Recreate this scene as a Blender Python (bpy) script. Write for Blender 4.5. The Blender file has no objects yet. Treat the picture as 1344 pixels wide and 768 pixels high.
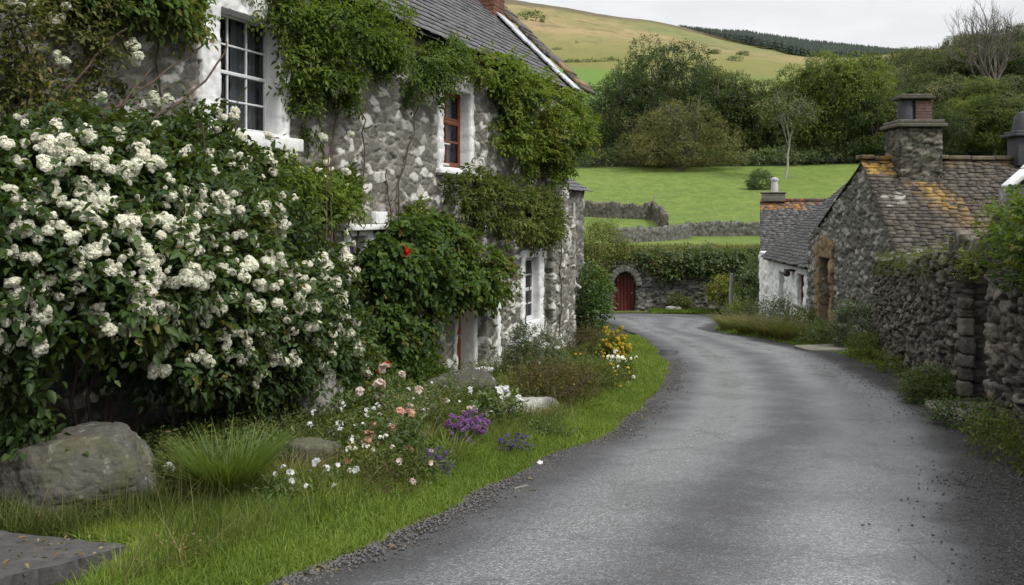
import bpy, math, random
import numpy as np
R = math.radians
sc = bpy.context.scene
COL = sc.collection
rs = np.random.RandomState

# ------------------------------------------------------------ camera, sky, sun, exposure
EYE = 1.65; FPX = 1200.0; CX = 672.0; HY = 280.0
cam = bpy.data.cameras.new('camera'); camo = bpy.data.objects.new('camera', cam); COL.objects.link(camo)
camo.location = (0, 0, EYE); camo.rotation_euler = (R(90), 0, 0)
cam.sensor_width = 36; cam.lens = FPX / 1344 * 36; cam.shift_y = -(384 - HY) / 1344
cam.clip_start = 0.1; cam.clip_end = 5000
sc.camera = camo
SUN_EL, SUN_AZ = 50, 130            # azimuth measured from +Y towards +X
world = bpy.data.worlds.new('World'); sc.world = world; world.use_nodes = True
wn = world.node_tree.nodes; wl = world.node_tree.links
for n in list(wn): wn.remove(n)
sky = wn.new('ShaderNodeTexSky'); sky.sky_type = 'NISHITA'; sky.sun_disc = False
sky.sun_elevation = R(SUN_EL); sky.sun_rotation = R(SUN_AZ); sky.air_density = 1.0; sky.dust_density = 4.0
hs = wn.new('ShaderNodeHueSaturation'); hs.inputs['Saturation'].default_value = 0.12; hs.inputs['Value'].default_value = 1.0
wl.new(sky.outputs[0], hs.inputs['Color'])
tc = wn.new('ShaderNodeTexCoord'); mp = wn.new('ShaderNodeMapping'); mp.inputs['Scale'].default_value = (1.2, 1.2, 4.5)
wl.new(tc.outputs['Generated'], mp.inputs[0])
cn = wn.new('ShaderNodeTexNoise'); cn.inputs['Scale'].default_value = 2.2; cn.inputs['Detail'].default_value = 6; cn.inputs['Roughness'].default_value = .55
wl.new(mp.outputs[0], cn.inputs['Vector'])
cr = wn.new('ShaderNodeValToRGB'); cr.color_ramp.elements[0].position = .3; cr.color_ramp.elements[1].position = .72
cr.color_ramp.elements[0].color = (5.3, 5.5, 5.75, 1); cr.color_ramp.elements[1].color = (8.2, 8.25, 8.3, 1)
wl.new(cn.outputs['Fac'], cr.inputs[0])
mxw = wn.new('ShaderNodeMixRGB'); mxw.inputs[0].default_value = .86
wl.new(hs.outputs[0], mxw.inputs[1]); wl.new(cr.outputs[0], mxw.inputs[2])
bg = wn.new('ShaderNodeBackground'); bg.inputs['Strength'].default_value = 0.10
wo = wn.new('ShaderNodeOutputWorld'); sepw = wn.new('ShaderNodeSeparateXYZ'); wl.new(tc.outputs['Generated'], sepw.inputs[0])     # an overcast sky is brightest overhead
mrw = wn.new('ShaderNodeMapRange'); wl.new(sepw.outputs[2], mrw.inputs[0]); mrw.inputs[1].default_value = .2; mrw.inputs[2].default_value = 1; mrw.inputs[3].default_value = 1; mrw.inputs[4].default_value = 2.3
vmw = wn.new('ShaderNodeVectorMath'); vmw.operation = 'SCALE'; wl.new(mxw.outputs[0], vmw.inputs[0]); wl.new(mrw.outputs[0], vmw.inputs['Scale'])
wl.new(vmw.outputs[0], bg.inputs[0]); wl.new(bg.outputs[0], wo.inputs[0])
sl = bpy.data.lights.new('sun', 'SUN'); sl.energy = 2.0; sl.angle = R(10); sl.color = (1, .97, .92)
so = bpy.data.objects.new('sun', sl); COL.objects.link(so)
from mathutils import Vector
sd = Vector((math.sin(R(SUN_AZ)) * math.cos(R(SUN_EL)), math.cos(R(SUN_AZ)) * math.cos(R(SUN_EL)), math.sin(R(SUN_EL))))
so.rotation_euler = sd.to_track_quat('Z', 'Y').to_euler(); so.location = (20, -20, 40)
sc.view_settings.view_transform = 'Standard'; sc.view_settings.look = 'None'
sc.view_settings.exposure = 0.5; sc.view_settings.gamma = 1; sc.view_settings.use_curve_mapping = False
sc.render.engine = 'CYCLES'
sc.cycles.use_denoising = True
sc.cycles.max_bounces = 6; sc.cycles.diffuse_bounces = 2; sc.cycles.glossy_bounces = 2; sc.cycles.transparent_max_bounces = 8
sc.cycles.transmission_bounces = 3; sc.cycles.caustics_reflective = False; sc.cycles.caustics_refractive = False

# ------------------------------------------------------------ numeric helpers
def P(px, py, D): return np.array([(px - CX) / FPX * D, D, EYE + (HY - py) / FPX * D])
def nrm(v): return v / np.maximum(np.linalg.norm(v, axis=-1, keepdims=True), 1e-9)
def hsh(ix, iy, iz, seed):
    h = (ix.astype(np.int64) * 374761393 + iy.astype(np.int64) * 668265263 + iz.astype(np.int64) * 2147483647 + seed * 974711) & 0xffffffff
    h = ((h ^ (h >> 13)) * 1274126177) & 0xffffffff
    h = ((h ^ (h >> 16)) * 2246822519) & 0xffffffff
    return ((h ^ (h >> 15)) & 0xffffff) / float(0xffffff)
def vn(p, seed=0):
    p = np.asarray(p, float); i = np.floor(p).astype(np.int64); f = p - i; f = f * f * (3 - 2 * f)
    r = 0
    for a in (0, 1):
        for b in (0, 1):
            for c in (0, 1):
                w = (f[:, 0] if a else 1 - f[:, 0]) * (f[:, 1] if b else 1 - f[:, 1]) * (f[:, 2] if c else 1 - f[:, 2])
                r = r + w * hsh(i[:, 0] + a, i[:, 1] + b, i[:, 2] + c, seed)
    return r
def fbm(p, seed=0, o=4, g=.5):
    p = np.asarray(p, float); s = 0; a = 1; t = 0
    for k in range(o): s = s + a * vn(p * 2 ** k, seed + k * 17); t += a; a *= g
    return s / t
def voro(p, seed=0):
    i = np.floor(p).astype(np.int64); n = len(p)
    f1 = np.full(n, 9.); f2 = np.full(n, 9.); rid = np.zeros(n); tl = np.zeros(n)
    for a in (-1, 0, 1):
        for b in (-1, 0, 1):
            for c in (-1, 0, 1):
                x, y, z = i[:, 0] + a, i[:, 1] + b, i[:, 2] + c
                q = np.stack([x + .1 + .8 * hsh(x, y, z, seed), y + .1 + .8 * hsh(x, y, z, seed + 1), z + .1 + .8 * hsh(x, y, z, seed + 2)], 1)
                d = np.linalg.norm(q - p, axis=1); r = hsh(x, y, z, seed + 3)
                m = d < f1
                f2 = np.where(m, f1, np.minimum(f2, d)); rid = np.where(m, r, rid); f1 = np.where(m, d, f1)
                dq = p - q; tl = np.where(m, dq[:, 0] * (hsh(x, y, z, seed + 7) - .5) + dq[:, 1] * (hsh(x, y, z, seed + 8) - .5) + dq[:, 2] * (hsh(x, y, z, seed + 9) - .5), tl)
    return f1, f2, rid, tl * 2
def sst(x, a, b):
    t = np.clip((x - a) / (b - a), 0, 1); return t * t * (3 - 2 * t)

class G:                                    # collects vertices, quads and triangles of one mesh
    def __init__(s): s.v = []; s.q = []; s.t = []; s.a = []; s.b = []; s.n = 0
    def add(s, V, F, rnd=.5, aux=0.):
        V = np.asarray(V, float).reshape(-1, 3); F = np.asarray(F, np.int64)
        k = len(V)
        s.v.append(V); s.a.append(np.broadcast_to(np.asarray(rnd, float), (k,))); s.b.append(np.broadcast_to(np.asarray(aux, float), (k,)))
        (s.q if F.shape[1] == 4 else s.t).append(F + s.n); s.n += k
        return s
    def box(s, c, size, R3=None, rnd=.5, aux=0., taper=1.):
        h = np.array(size) / 2.
        V = np.array([[x, y, z] for z in (-1, 1) for y in (-1, 1) for x in (-1, 1)], float)
        V[4:, :2] *= taper
        V = V * h
        if R3 is not None: V = V @ np.asarray(R3)
        return s.add(V + np.array(c), [[0, 2, 3, 1], [4, 5, 7, 6], [0, 1, 5, 4], [1, 3, 7, 5], [3, 2, 6, 7], [2, 0, 4, 6]], rnd, aux)
    def tube(s, pts, rad, n=6, rnd=.5, cap=True, aux=0.):
        pts = np.asarray(pts, float); k = len(pts); rad = np.broadcast_to(np.asarray(rad, float), (k,))
        tg = nrm(np.gradient(pts, axis=0)); ref = np.array([.3, .2, .93]) if abs(tg[0, 2]) < .8 else np.array([1., .1, 0])
        a = nrm(np.cross(tg, ref)); b = np.cross(tg, a)
        th = np.arange(n) / n * 2 * np.pi
        V = pts[:, None] + rad[:, None, None] * (np.cos(th)[None, :, None] * a[:, None] + np.sin(th)[None, :, None] * b[:, None])
        i = np.arange(k - 1)[:, None] * n; j = np.arange(n)[None]; j2 = (j + 1) % n
        F = np.stack([i + j, i + j2, i + n + j2, i + n + j], -1).reshape(-1, 4)
        s.add(V.reshape(-1, 3), F, rnd, aux)
        if cap:
            e = V[-1]; s.add(np.vstack([e, pts[-1:] + tg[-1:] * rad[-1] * .3]), [[q, (q + 1) % n, n] for q in range(n)], rnd, aux)
        return s
    def ico(s, c, r, sub=2, noise=.0, freq=1.5, seed=0, scale=(1, 1, 1), rnd=.5, flat=None):
        V, F = ICO[sub]; V = V.copy()
        if noise: V = V * (1 + noise * (fbm(V * freq + seed * 7.3, seed, 4) - .5) * 2)[:, None]
        V = V * np.array(scale) * r
        if flat is not None: V[:, 2] = np.maximum(V[:, 2], flat * r)
        return s.add(V + np.array(c), F, rnd)
def make_ico(sub):
    t = (1 + 5 ** .5) / 2
    V = [(-1, t, 0), (1, t, 0), (-1, -t, 0), (1, -t, 0), (0, -1, t), (0, 1, t), (0, -1, -t), (0, 1, -t), (t, 0, -1), (t, 0, 1), (-t, 0, -1), (-t, 0, 1)]
    F = [(0, 11, 5), (0, 5, 1), (0, 1, 7), (0, 7, 10), (0, 10, 11), (1, 5, 9), (5, 11, 4), (11, 10, 2), (10, 7, 6), (7, 1, 8), (3, 9, 4), (3, 4, 2), (3, 2, 6), (3, 6, 8), (3, 8, 9), (4, 9, 5), (2, 4, 11), (6, 2, 10), (8, 6, 7), (9, 8, 1)]
    V = [np.array(v) / np.linalg.norm(v) for v in V]
    for _ in range(sub):
        c = {}; nf = []
        def mid(a, b):
            k = (min(a, b), max(a, b))
            if k not in c: m = V[a] + V[b]; V.append(m / np.linalg.norm(m)); c[k] = len(V) - 1
            return c[k]
        for a, b, d in F:
            e, f, g = mid(a, b), mid(b, d), mid(d, a); nf += [(a, e, g), (b, f, e), (d, g, f), (e, f, g)]
        F = nf
    return np.array(V), np.array(F)
ICO = {k: make_ico(k) for k in (0, 1, 2, 3, 4, 5)}

def mesh(name, g, mat, smooth=False, off=(0, 0, 0)):
    me = bpy.data.meshes.new(name)
    V = np.vstack(g.v) - np.array(off)
    q = np.vstack(g.q) if g.q else np.zeros((0, 4), int); t = np.vstack(g.t) if g.t else np.zeros((0, 3), int)
    me.vertices.add(len(V)); me.vertices.foreach_set('co', V.astype(np.float32).ravel())
    me.loops.add(q.size + t.size); me.loops.foreach_set('vertex_index', np.concatenate([q.ravel(), t.ravel()]).astype(np.int32))
    nq, nt = len(q), len(t)
    me.polygons.add(nq + nt)
    me.polygons.foreach_set('loop_start', np.concatenate([np.arange(nq) * 4, nq * 4 + np.arange(nt) * 3]).astype(np.int32))
    if smooth: me.polygons.foreach_set('use_smooth', np.ones(nq + nt, bool))
    for nm, d in (('rnd', g.a), ('aux', g.b)):
        at = me.attributes.new(nm, 'FLOAT', 'POINT'); at.data.foreach_set('value', np.concatenate(d).astype(np.float32))
    me.update(calc_edges=True)
    if mat: me.materials.append(mat)
    return me
ROOT = {}
def tag(o, label=None, cat=None, group=None, kind=None):
    if label: o['label'] = label
    if cat: o['category'] = cat
    if group: o['group'] = group
    if kind: o['kind'] = kind
    return o
def obj(name, g, mat, parent=None, smooth=False, base=None, bevel=0):
    """one mesh object; vertices are given in world space, its origin is the base of its thing"""
    if parent is not None: off = ROOT[parent.name]
    else: off = np.array(base if base is not None else (0, 0, 0), float)
    o = bpy.data.objects.new(name, g if isinstance(g, bpy.types.Mesh) else mesh(name, g, mat, smooth, off)); COL.objects.link(o)
    if parent is not None: o.parent = parent
    else: o.location = off
    ROOT[o.name] = off
    if bevel:
        m = o.modifiers.new('bevel', 'BEVEL'); m.width = bevel; m.segments = 2; m.limit_method = 'ANGLE'
    return o
def thing(name, loc, label, cat, group=None):
    o = bpy.data.objects.new(name, None); COL.objects.link(o); o.location = loc; o.empty_display_size = .2
    ROOT[o.name] = np.array(loc, float)
    return tag(o, label, cat, group)

# ------------------------------------------------------------ materials
def newmat(name):
    m = bpy.data.materials.new(name); m.use_nodes = True; nt = m.node_tree
    for n in list(nt.nodes): nt.nodes.remove(n)
    out = nt.nodes.new('ShaderNodeOutputMaterial')
    return m, nt, out
class N:
    """small node-graph writer"""
    def __init__(s, nt): s.nt = nt
    def new(s, t, **k):
        n = s.nt.nodes.new(t)
        for a, b in k.items(): setattr(n, a, b)
        return n
    def put(s, sock, v):
        if hasattr(v, 'is_output') or isinstance(v, bpy.types.NodeSocket): s.nt.links.new(v, sock)
        else:
            if sock.type == 'RGBA' and len(v) == 3: v = (*v, 1)
            sock.default_value = v
    def pos(s): return s.new('ShaderNodeNewGeometry').outputs['Position']
    def obc(s): return s.new('ShaderNodeTexCoord').outputs['Object']
    def attr(s, nm): return s.new('ShaderNodeAttribute', attribute_name=nm).outputs['Fac']
    def noise(s, vec, scale, detail=4, rough=.55, sc3=None, dist=0):
        if sc3: 
            m = s.new('ShaderNodeMapping'); s.put(m.inputs[0], vec); m.inputs['Scale'].default_value = sc3; vec = m.outputs[0]
        n = s.new('ShaderNodeTexNoise'); s.put(n.inputs['Vector'], vec); n.inputs['Scale'].default_value = scale
        n.inputs['Detail'].default_value = detail; n.inputs['Roughness'].default_value = rough; n.inputs['Distortion'].default_value = dist
        return n.outputs['Fac']
    def vor(s, vec, scale, feature='F1', out='Distance'):
        n = s.new('ShaderNodeTexVoronoi', feature=feature); s.put(n.inputs['Vector'], vec); n.inputs['Scale'].default_value = scale
        return n.outputs[out]
    def ramp(s, f, stops, interp='LINEAR'):
        n = s.new('ShaderNodeValToRGB'); s.put(n.inputs[0], f); r = n.color_ramp; r.interpolation = interp
        while len(r.elements) < len(stops): r.elements.new(.5)
        for e, (p, c) in zip(r.elements, stops):
            e.position = p; e.color = (*c, 1) if hasattr(c, '__len__') else (c, c, c, 1)
        return n.outputs[0]
    def mix(s, f, a, b, mode='MIX'):
        n = s.new('ShaderNodeMixRGB', blend_type=mode); s.put(n.inputs[0], f); s.put(n.inputs[1], a); s.put(n.inputs[2], b); return n.outputs[0]
    def m(s, op, a, b=0., clamp=False):
        n = s.new('ShaderNodeMath', operation=op, use_clamp=clamp); s.put(n.inputs[0], a); s.put(n.inputs[1], b); return n.outputs[0]
    def bump(s, h, strength=.5, dist=.02, normal=None):
        n = s.new('ShaderNodeBump'); s.put(n.inputs['Height'], h); n.inputs['Strength'].default_value = strength; n.inputs['Distance'].default_value = dist
        if normal is not None: s.put(n.inputs['Normal'], normal)
        return n.outputs[0]
    def pr(s, color, rough=.8, normal=None, spec=.3, **k):
        n = s.new('ShaderNodeBsdfPrincipled'); s.put(n.inputs['Base Color'], color); s.put(n.inputs['Roughness'], rough)
        s.put(n.inputs['Specular IOR Level'], spec)
        if normal is not None: s.put(n.inputs['Normal'], normal)
        for a, b in k.items(): s.put(n.inputs[a], b)
        return n.outputs[0]
def leafmat(name, dark, mid, light, rough=.45, trans=.3, spec=.35):
    m, nt, out = newmat(name); n = N(nt)
    c = n.ramp(n.attr('rnd'), [(0.05, dark), (.5, mid), (.94, light), (1., (.15, .1, .03))])
    oi = n.new('ShaderNodeObjectInfo').outputs['Random']
    c = n.mix(.25, c, n.mix(oi, [x * .7 for x in mid], [x * 1.25 for x in light]))
    p = n.pr(c, rough, spec=spec)
    t = n.new('ShaderNodeBsdfTranslucent'); n.put(t.inputs[0], n.mix(.5, c, (.25, .35, .03), 'MIX'))
    mx = n.new('ShaderNodeMixShader'); mx.inputs[0].default_value = trans
    nt.links.new(p, mx.inputs[1]); nt.links.new(t.outputs[0], mx.inputs[2]); nt.links.new(mx.outputs[0], out.inputs[0])
    return m
def stonemat(name, lo, hi, mortar, lichen=(.42, .4, .33), lich=.35, moss=None, mossamt=0., bump=.5, rough=.9, pale=None, paleamt=0., sc_=1.):
    m, nt, out = newmat(name); n = N(nt); p = n.pos()
    f1 = n.noise(p, 9 * sc_, 6, .65); f2 = n.noise(p, 38 * sc_, 5, .7); f3 = n.noise(p, 1.1, 3)
    rn = n.attr('rnd')
    c = n.ramp(rn, [(0, lo), (.6, [a * .55 + b * .45 for a, b in zip(lo, hi)]), (1, hi)])
    c = n.mix(n.m('MULTIPLY', n.ramp(f1, [(.35, 0.), (.7, 1.)]), .55), c, [x * .55 for x in lo])
    if pale: c = n.mix(n.m('MULTIPLY', n.m('MULTIPLY', n.ramp(rn, [(.7, 0.), (.8, 1.)]), n.ramp(n.noise(p, 22 * sc_, 5, .7), [(.55, 1.), (.72, .35)])), paleamt), c, pale)
    l = n.ramp(n.noise(p, 5.5 * sc_, 7, .72, dist=.6), [(.56, 0.), (.66, 1.)])
    c = n.mix(n.m('MULTIPLY', l, lich), c, lichen)
    c = n.mix(n.m('MULTIPLY', n.attr('aux'), .85), c, n.mix(f2, [x * .6 for x in mortar], mortar))
    c = n.mix(n.m('MULTIPLY', n.ramp(f2, [(.3, 1.), (.6, 0.)]), .4), c, [x * .35 for x in lo])
    c = n.mix(n.m('MULTIPLY', n.ramp(f3, [(.35, 1.), (.65, 0.)]), .3), c, [x * .6 for x in mortar])
    if moss: c = n.mix(n.m('MULTIPLY', n.ramp(n.noise(p, 2.3, 6, .7), [(.5, 0.), (.62, 1.)]), mossamt), c, moss)
    h = n.m('ADD', n.m('MULTIPLY', f1, .6), n.m('MULTIPLY', f2, .4))
    s = n.pr(c, rough, n.bump(h, bump, .03 / sc_), spec=.25)
    nt.links.new(s, out.inputs[0]); return m
def plain(name, col, rough=.7, var=.25, scale=6, bump=.2, spec=.3, sc3=None, dirt=None, dirtamt=.4, metallic=0):
    m, nt, out = newmat(name); n = N(nt); p = n.pos()
    f = n.noise(p, scale, 6, .62, sc3=sc3); g = n.noise(p, scale * 6, 4, .6, sc3=sc3)
    c = n.mix(n.ramp(f, [(.3, 0.), (.7, 1.)]), [x * (1 - var) for x in col], [min(1, x * (1 + var)) for x in col])
    c = n.mix(n.m('MULTIPLY', n.attr('rnd'), .3), c, [x * .7 for x in col])
    if dirt: c = n.mix(n.m('MULTIPLY', n.ramp(n.noise(p, scale * .8, 7, .75), [(.5, 0.), (.68, 1.)]), dirtamt), c, dirt)
    s = n.pr(c, rough, n.bump(n.m('ADD', f, g), bump, .02), spec=spec, Metallic=metallic)
    nt.links.new(s, out.inputs[0]); return m

M = {}
M['house_stone'] = stonemat('house_rubble', (.115, .106, .093), (.32, .3, .265), (.33, .31, .27), (.46, .44, .39), .35, pale=(.66, .64, .6), paleamt=1., bump=.9)
M['barn_stone'] = stonemat('barn_rubble', (.1, .095, .085), (.3, .29, .26), (.19, .18, .155), (.5, .49, .45), .55, pale=(.5, .48, .44), paleamt=.6)
M['wall_stone'] = stonemat('dry_stone', (.075, .066, .056), (.3, .265, .22), (.03, .027, .022), (.36, .34, .29), .45, (.055, .06, .022), .4, bump=.8)
M['far_wall'] = stonemat('arch_wall_stone', (.1, .1, .09), (.26, .25, .22), (.05, .048, .04), (.33, .32, .28), .3, (.06, .075, .025), .4)
M['tan_stone'] = stonemat('tan_dressed_stone', (.22, .15, .08), (.42, .31, .18), (.2, .15, .09), (.5, .42, .3), .3)
M['rock'] = stonemat('boulder_rock', (.06, .056, .048), (.12, .112, .096), (.08, .08, .07), (.4, .4, .34), .6, (.09, .09, .02), .35, bump=.8, sc_=1.3)
M['slab'] = stonemat('step_slab', (.075, .07, .068), (.12, .112, .108), (.1, .1, .1), (.22, .2, .17), .25, (.07, .045, .03), .35, rough=.6)
M['step'] = stonemat('door_step_stone', (.17, .155, .13), (.27, .25, .21), (.15, .14, .12), (.4, .38, .33), .3, (.09, .1, .04), .3)
def slatemat(name, lo, hi, lichen, la, ochre=None, oa=0., rough=.6):
    m, nt, out = newmat(name); n = N(nt); p = n.pos()
    f1 = n.noise(p, 7, 6, .7); f2 = n.noise(p, 40, 4, .6)
    c = n.ramp(n.attr('rnd'), [(0, lo), (1, hi)])
    c = n.mix(n.m('MULTIPLY', n.ramp(f2, [(.35, 1.), (.65, 0.)]), .5), c, [x * .5 for x in lo])
    c = n.mix(n.m('MULTIPLY', n.ramp(f1, [(.52, 0.), (.64, 1.)]), la), c, lichen)
    if ochre:
        zone = n.m('MULTIPLY', n.attr('aux'), n.ramp(n.noise(p, 4.5, 6, .7), [(.4, 0.), (.56, 1.)]))
        c = n.mix(n.m('MULTIPLY', zone, oa), c, ochre)
    s = n.pr(c, n.m('ADD', n.m('MULTIPLY', f1, .35), rough - .2), n.bump(n.m('ADD', f1, f2), .4, .015), spec=.4)
    nt.links.new(s, out.inputs[0]); return m
M['slate'] = slatemat('roof_slate', (.055, .053, .058), (.125, .12, .125), (.19, .18, .165), .5)
M['barn_slate'] = slatemat('barn_stone_slate', (.022, .02, .019), (.085, .074, .064), (.19, .175, .15), .4, (.4, .24, .05), .9, .75)
M['cot_slate'] = slatemat('cottage_slate', (.042, .041, .042), (.115, .11, .105), (.2, .19, .17), .35, (.36, .15, .03), .9, .7)
M['white_paint'] = plain('white_limewash', (.72, .72, .71), .8, .08, 5, .35, dirt=(.33, .32, .3), dirtamt=.55)
M['white_wall'] = plain('white_render', (.74, .74, .72), .85, .07, 3, .4, dirt=(.4, .39, .36), dirtamt=.6)
M['frame_white'] = plain('sash_paint', (.6, .61, .62), .5, .1, 8, .1, dirt=(.4, .4, .39), dirtamt=.3)
M['frame_red'] = plain('red_brown_paint', (.16, .045, .025), .6, .35, 9, .25, sc3=(1, 1, .2), dirt=(.06, .035, .025), dirtamt=.5)
M['lead'] = plain('pale_flashing', (.46, .47, .5), .7, .3, 4, .4, dirt=(.14, .14, .15), dirtamt=.9)
M['brick'] = plain('red_brick', (.15, .065, .045), .9, .4, 9, .5, dirt=(.05, .042, .038), dirtamt=.8)
M['pot'] = plain('clay_pot', (.11, .065, .052), .9, .4, 9, .4, dirt=(.05, .045, .042), dirtamt=.85)
M['pot_dark'] = plain('dark_pot', (.05, .05, .055), .7, .3, 12, .2)
M['pot_pale'] = plain('pale_pot', (.42, .42, .42), .8, .15, 12, .2)
M['iron'] = plain('pipe_paint', (.4, .39, .37), .6, .2, 9, .1, dirt=(.15, .12, .1))
M['dark_wood'] = plain('dark_wood', (.05, .035, .025), .7, .3, 12, .3, sc3=(1, 1, .15))
M['grey_wood'] = plain('weathered_wood', (.24, .22, .19), .85, .3, 10, .4, sc3=(1, 1, .12))
M['curtain'] = plain('curtain_cloth', (.55, .55, .56), .9, .15, 6, .1)
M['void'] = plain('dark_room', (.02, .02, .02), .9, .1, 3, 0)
def doormat():
    m, nt, out = newmat('red_door_paint'); n = N(nt); p = n.pos()
    f = n.noise(p, 6, 6, .7, sc3=(1, 1, .15))
    c = n.mix(f, (.05, .009, .008), (.11, .019, .015)); c = n.mix(n.m('MULTIPLY', n.attr('rnd'), .45), c, (.06, .01, .008))
    nt.links.new(n.pr(c, .55, n.bump(f, .2, .01)), out.inputs[0]); return m
M['door_red'] = doormat()
M['orange_door'] = plain('orange_brown_door', (.36, .11, .03), .5, .3, 8, .15, sc3=(1, 1, .15))
def glassmat():
    m, nt, out = newmat('window_glass'); n = N(nt)
    t = n.new('ShaderNodeBsdfTransparent'); t.inputs[0].default_value = (.55, .58, .6, 1)
    g = n.new('ShaderNodeBsdfGlossy'); g.inputs['Roughness'].default_value = .04
    n.put(g.inputs['Normal'], n.bump(n.noise(n.pos(), 3, 2), .08, .05))
    lw = n.new('ShaderNodeFresnel'); lw.inputs[0].default_value = 1.35
    mx = n.new('ShaderNodeMixShader'); n.put(mx.inputs[0], lw.outputs[0]); nt.links.new(t.outputs[0], mx.inputs[1]); nt.links.new(g.outputs[0], mx.inputs[2])
    nt.links.new(mx.outputs[0], out.inputs[0]); return m
M['glass'] = glassmat()
M['bark'] = plain('bark', (.11, .095, .075), .9, .35, 14, .6, sc3=(1, 1, .3), dirt=(.16, .17, .12), dirtamt=.4)
M['pale_bark'] = plain('pale_bark', (.3, .29, .25), .9, .3, 10, .4, sc3=(1, 1, .3))
M['stem'] = plain('vine_stem', (.085, .06, .045), .9, .3, 20, .4)
M['bush_leaf'] = leafmat('bush_leaves', (.008, .02, .007), (.02, .044, .011), (.06, .095, .022), .5, .22, .22)
M['vine_leaf'] = leafmat('vine_leaves', (.02, .042, .008), (.055, .105, .014), (.19, .24, .035), .6, .38, .18)
M['porch_leaf'] = leafmat('porch_vine_leaves', (.014, .034, .009), (.036, .078, .015), (.11, .16, .03), .58, .32, .2)
M['brown_leaf'] = leafmat('autumn_creeper_leaves', (.018, .032, .01), (.04, .062, .016), (.12, .1, .032), .6, .25, .2)
M['laurel_leaf'] = leafmat('laurel_leaves', (.015, .04, .01), (.03, .075, .015), (.075, .14, .03), .35)
M['grey_leaf'] = leafmat('grey_green_leaves', (.035, .05, .028), (.075, .095, .055), (.16, .18, .11), .6)
M['rust_leaf'] = leafmat('rust_brown_foliage', (.04, .025, .013), (.085, .052, .024), (.13, .095, .04), .7, .2)
M['bed_leaf'] = leafmat('bed_foliage', (.018, .04, .01), (.045, .085, .018), (.13, .165, .05), .5)
M['olive_leaf'] = leafmat('olive_foliage', (.035, .05, .012), (.08, .1, .024), (.17, .18, .05), .65, .3, .18)
M['hedge_leaf'] = leafmat('hedge_leaves', (.02, .038, .012), (.04, .068, .02), (.085, .12, .035), .5)
M['tree_dark'] = leafmat('dark_tree_leaves', (.01, .022, .009), (.022, .042, .014), (.05, .076, .022), .6, .2, .2)
M['tree_mid'] = leafmat('mid_tree_leaves', (.016, .032, .01), (.036, .062, .015), (.08, .11, .026), .6, .22, .2)
M['tree_light'] = leafmat('light_tree_leaves', (.024, .046, .009), (.06, .096, .016), (.14, .17, .032), .6, .28, .2)
M['tree_brown'] = leafmat('brown_tree_leaves', (.042, .041, .016), (.088, .082, .03), (.155, .137, .05), .65, .22, .2)
M['tree_olive'] = leafmat('olive_tree_leaves', (.03, .042, .015), (.064, .078, .026), (.12, .125, .044), .6, .2)
M['conifer'] = leafmat('conifer_needles', (.012, .022, .016), (.022, .036, .024), (.035, .05, .03), .7, .1)
M['grass'] = leafmat('grass_blades', (.045, .085, .011), (.115, .185, .023), (.23, .285, .055), .5, .35, .25)
M['dry_grass'] = leafmat('dry_grass_blades', (.055, .055, .018), (.12, .105, .035), (.24, .2, .08), .6, .3, .2)
M['tussock'] = leafmat('tussock_blades', (.03, .07, .01), (.08, .14, .02), (.2, .24, .05), .45, .35)
def petal(name, col, var=.2):
    m, nt, out = newmat(name); n = N(nt)
    c = n.mix(n.attr('rnd'), [x * (1 - var) for x in col], col)
    p = n.pr(c, .6, spec=.2); t = n.new('ShaderNodeBsdfTranslucent'); n.put(t.inputs[0], c)
    mx = n.new('ShaderNodeMixShader'); mx.inputs[0].default_value = .45
    nt.links.new(p, mx.inputs[1]); nt.links.new(t.outputs[0], mx.inputs[2]); nt.links.new(mx.outputs[0], out.inputs[0]); return m
M['p_white'] = petal('cream_petals', (.94, .93, .79), .1); M['p_pure'] = petal('white_petals', (.85, .85, .83))
M['p_pink'] = petal('pale_pink_petals', (.8, .66, .58)); M['p_salmon'] = petal('salmon_petals', (.68, .4, .3))
M['p_red'] = petal('red_petals', (.5, .035, .015)); M['p_purple'] = petal('purple_petals', (.4, .2, .46), .4)
M['p_lav'] = petal('lavender_petals', (.19, .13, .34), .5); M['p_yellow'] = petal('yellow_petals', (.72, .56, .07))
M['weeds'] = leafmat('weed_blades', (.03, .05, .012), (.075, .1, .022), (.19, .19, .06), .6, .3, .18)
# ------------------------------------------------------------ the lie of the land
SLOPE = .073
def zr(D): return -SLOPE * np.minimum(np.asarray(D, float), 45.) + 0 * np.asarray(D, float)
def ground_D(px, py): return EYE / ((py - HY) / FPX - SLOPE)
def gp(px, py):                              # where the ray through a pixel meets the sloping ground
    D = ground_D(px, py); return np.array([(px - CX) / FPX * D, D, float(zr(D))])
RL = [(-8, -8), (-4.6, 0), (-3.0, 2.5), (-1.2, 4.95), (-.57, 6.14), (.19, 8), (1.3, 10.6), (2.5, 15), (3.2, 19.4), (3.6, 24.9), (3.75, 31), (3.75, 34), (3.5, 37), (2.6, 39.5), (.5, 41), (-4, 42), (-20, 43)]
RR = [(-1.6, -8), (1.2, 0), (2.2, 2.5), (3.3, 5.2), (3.85, 6.5), (4.7, 8.6), (5.75, 11.6), (6.75, 16.3), (7.2, 20.4), (7.0, 25.4), (6.6, 29.2), (7.4, 32), (9.0, 36), (9.6, 41), (8.5, 44.2), (1.0, 45.2), (-20, 46.5)]
def dense(pl, per=14):
    pl = np.array(pl, float); n = len(pl); out = []
    for i in range(n - 1):
        p0, p1, p2, p3 = pl[max(i - 1, 0)], pl[i], pl[i + 1], pl[min(i + 2, n - 1)]
        for k in range(per):
            t = k / per
            out.append(.5 * (2 * p1 + (p2 - p0) * t + (2 * p0 - 5 * p1 + 4 * p2 - p3) * t * t + (3 * p1 - p0 - 3 * p2 + p3) * t ** 3))
    out.append(pl[-1]); return np.array(out)
EL, ER = dense(RL), dense(RR)
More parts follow.
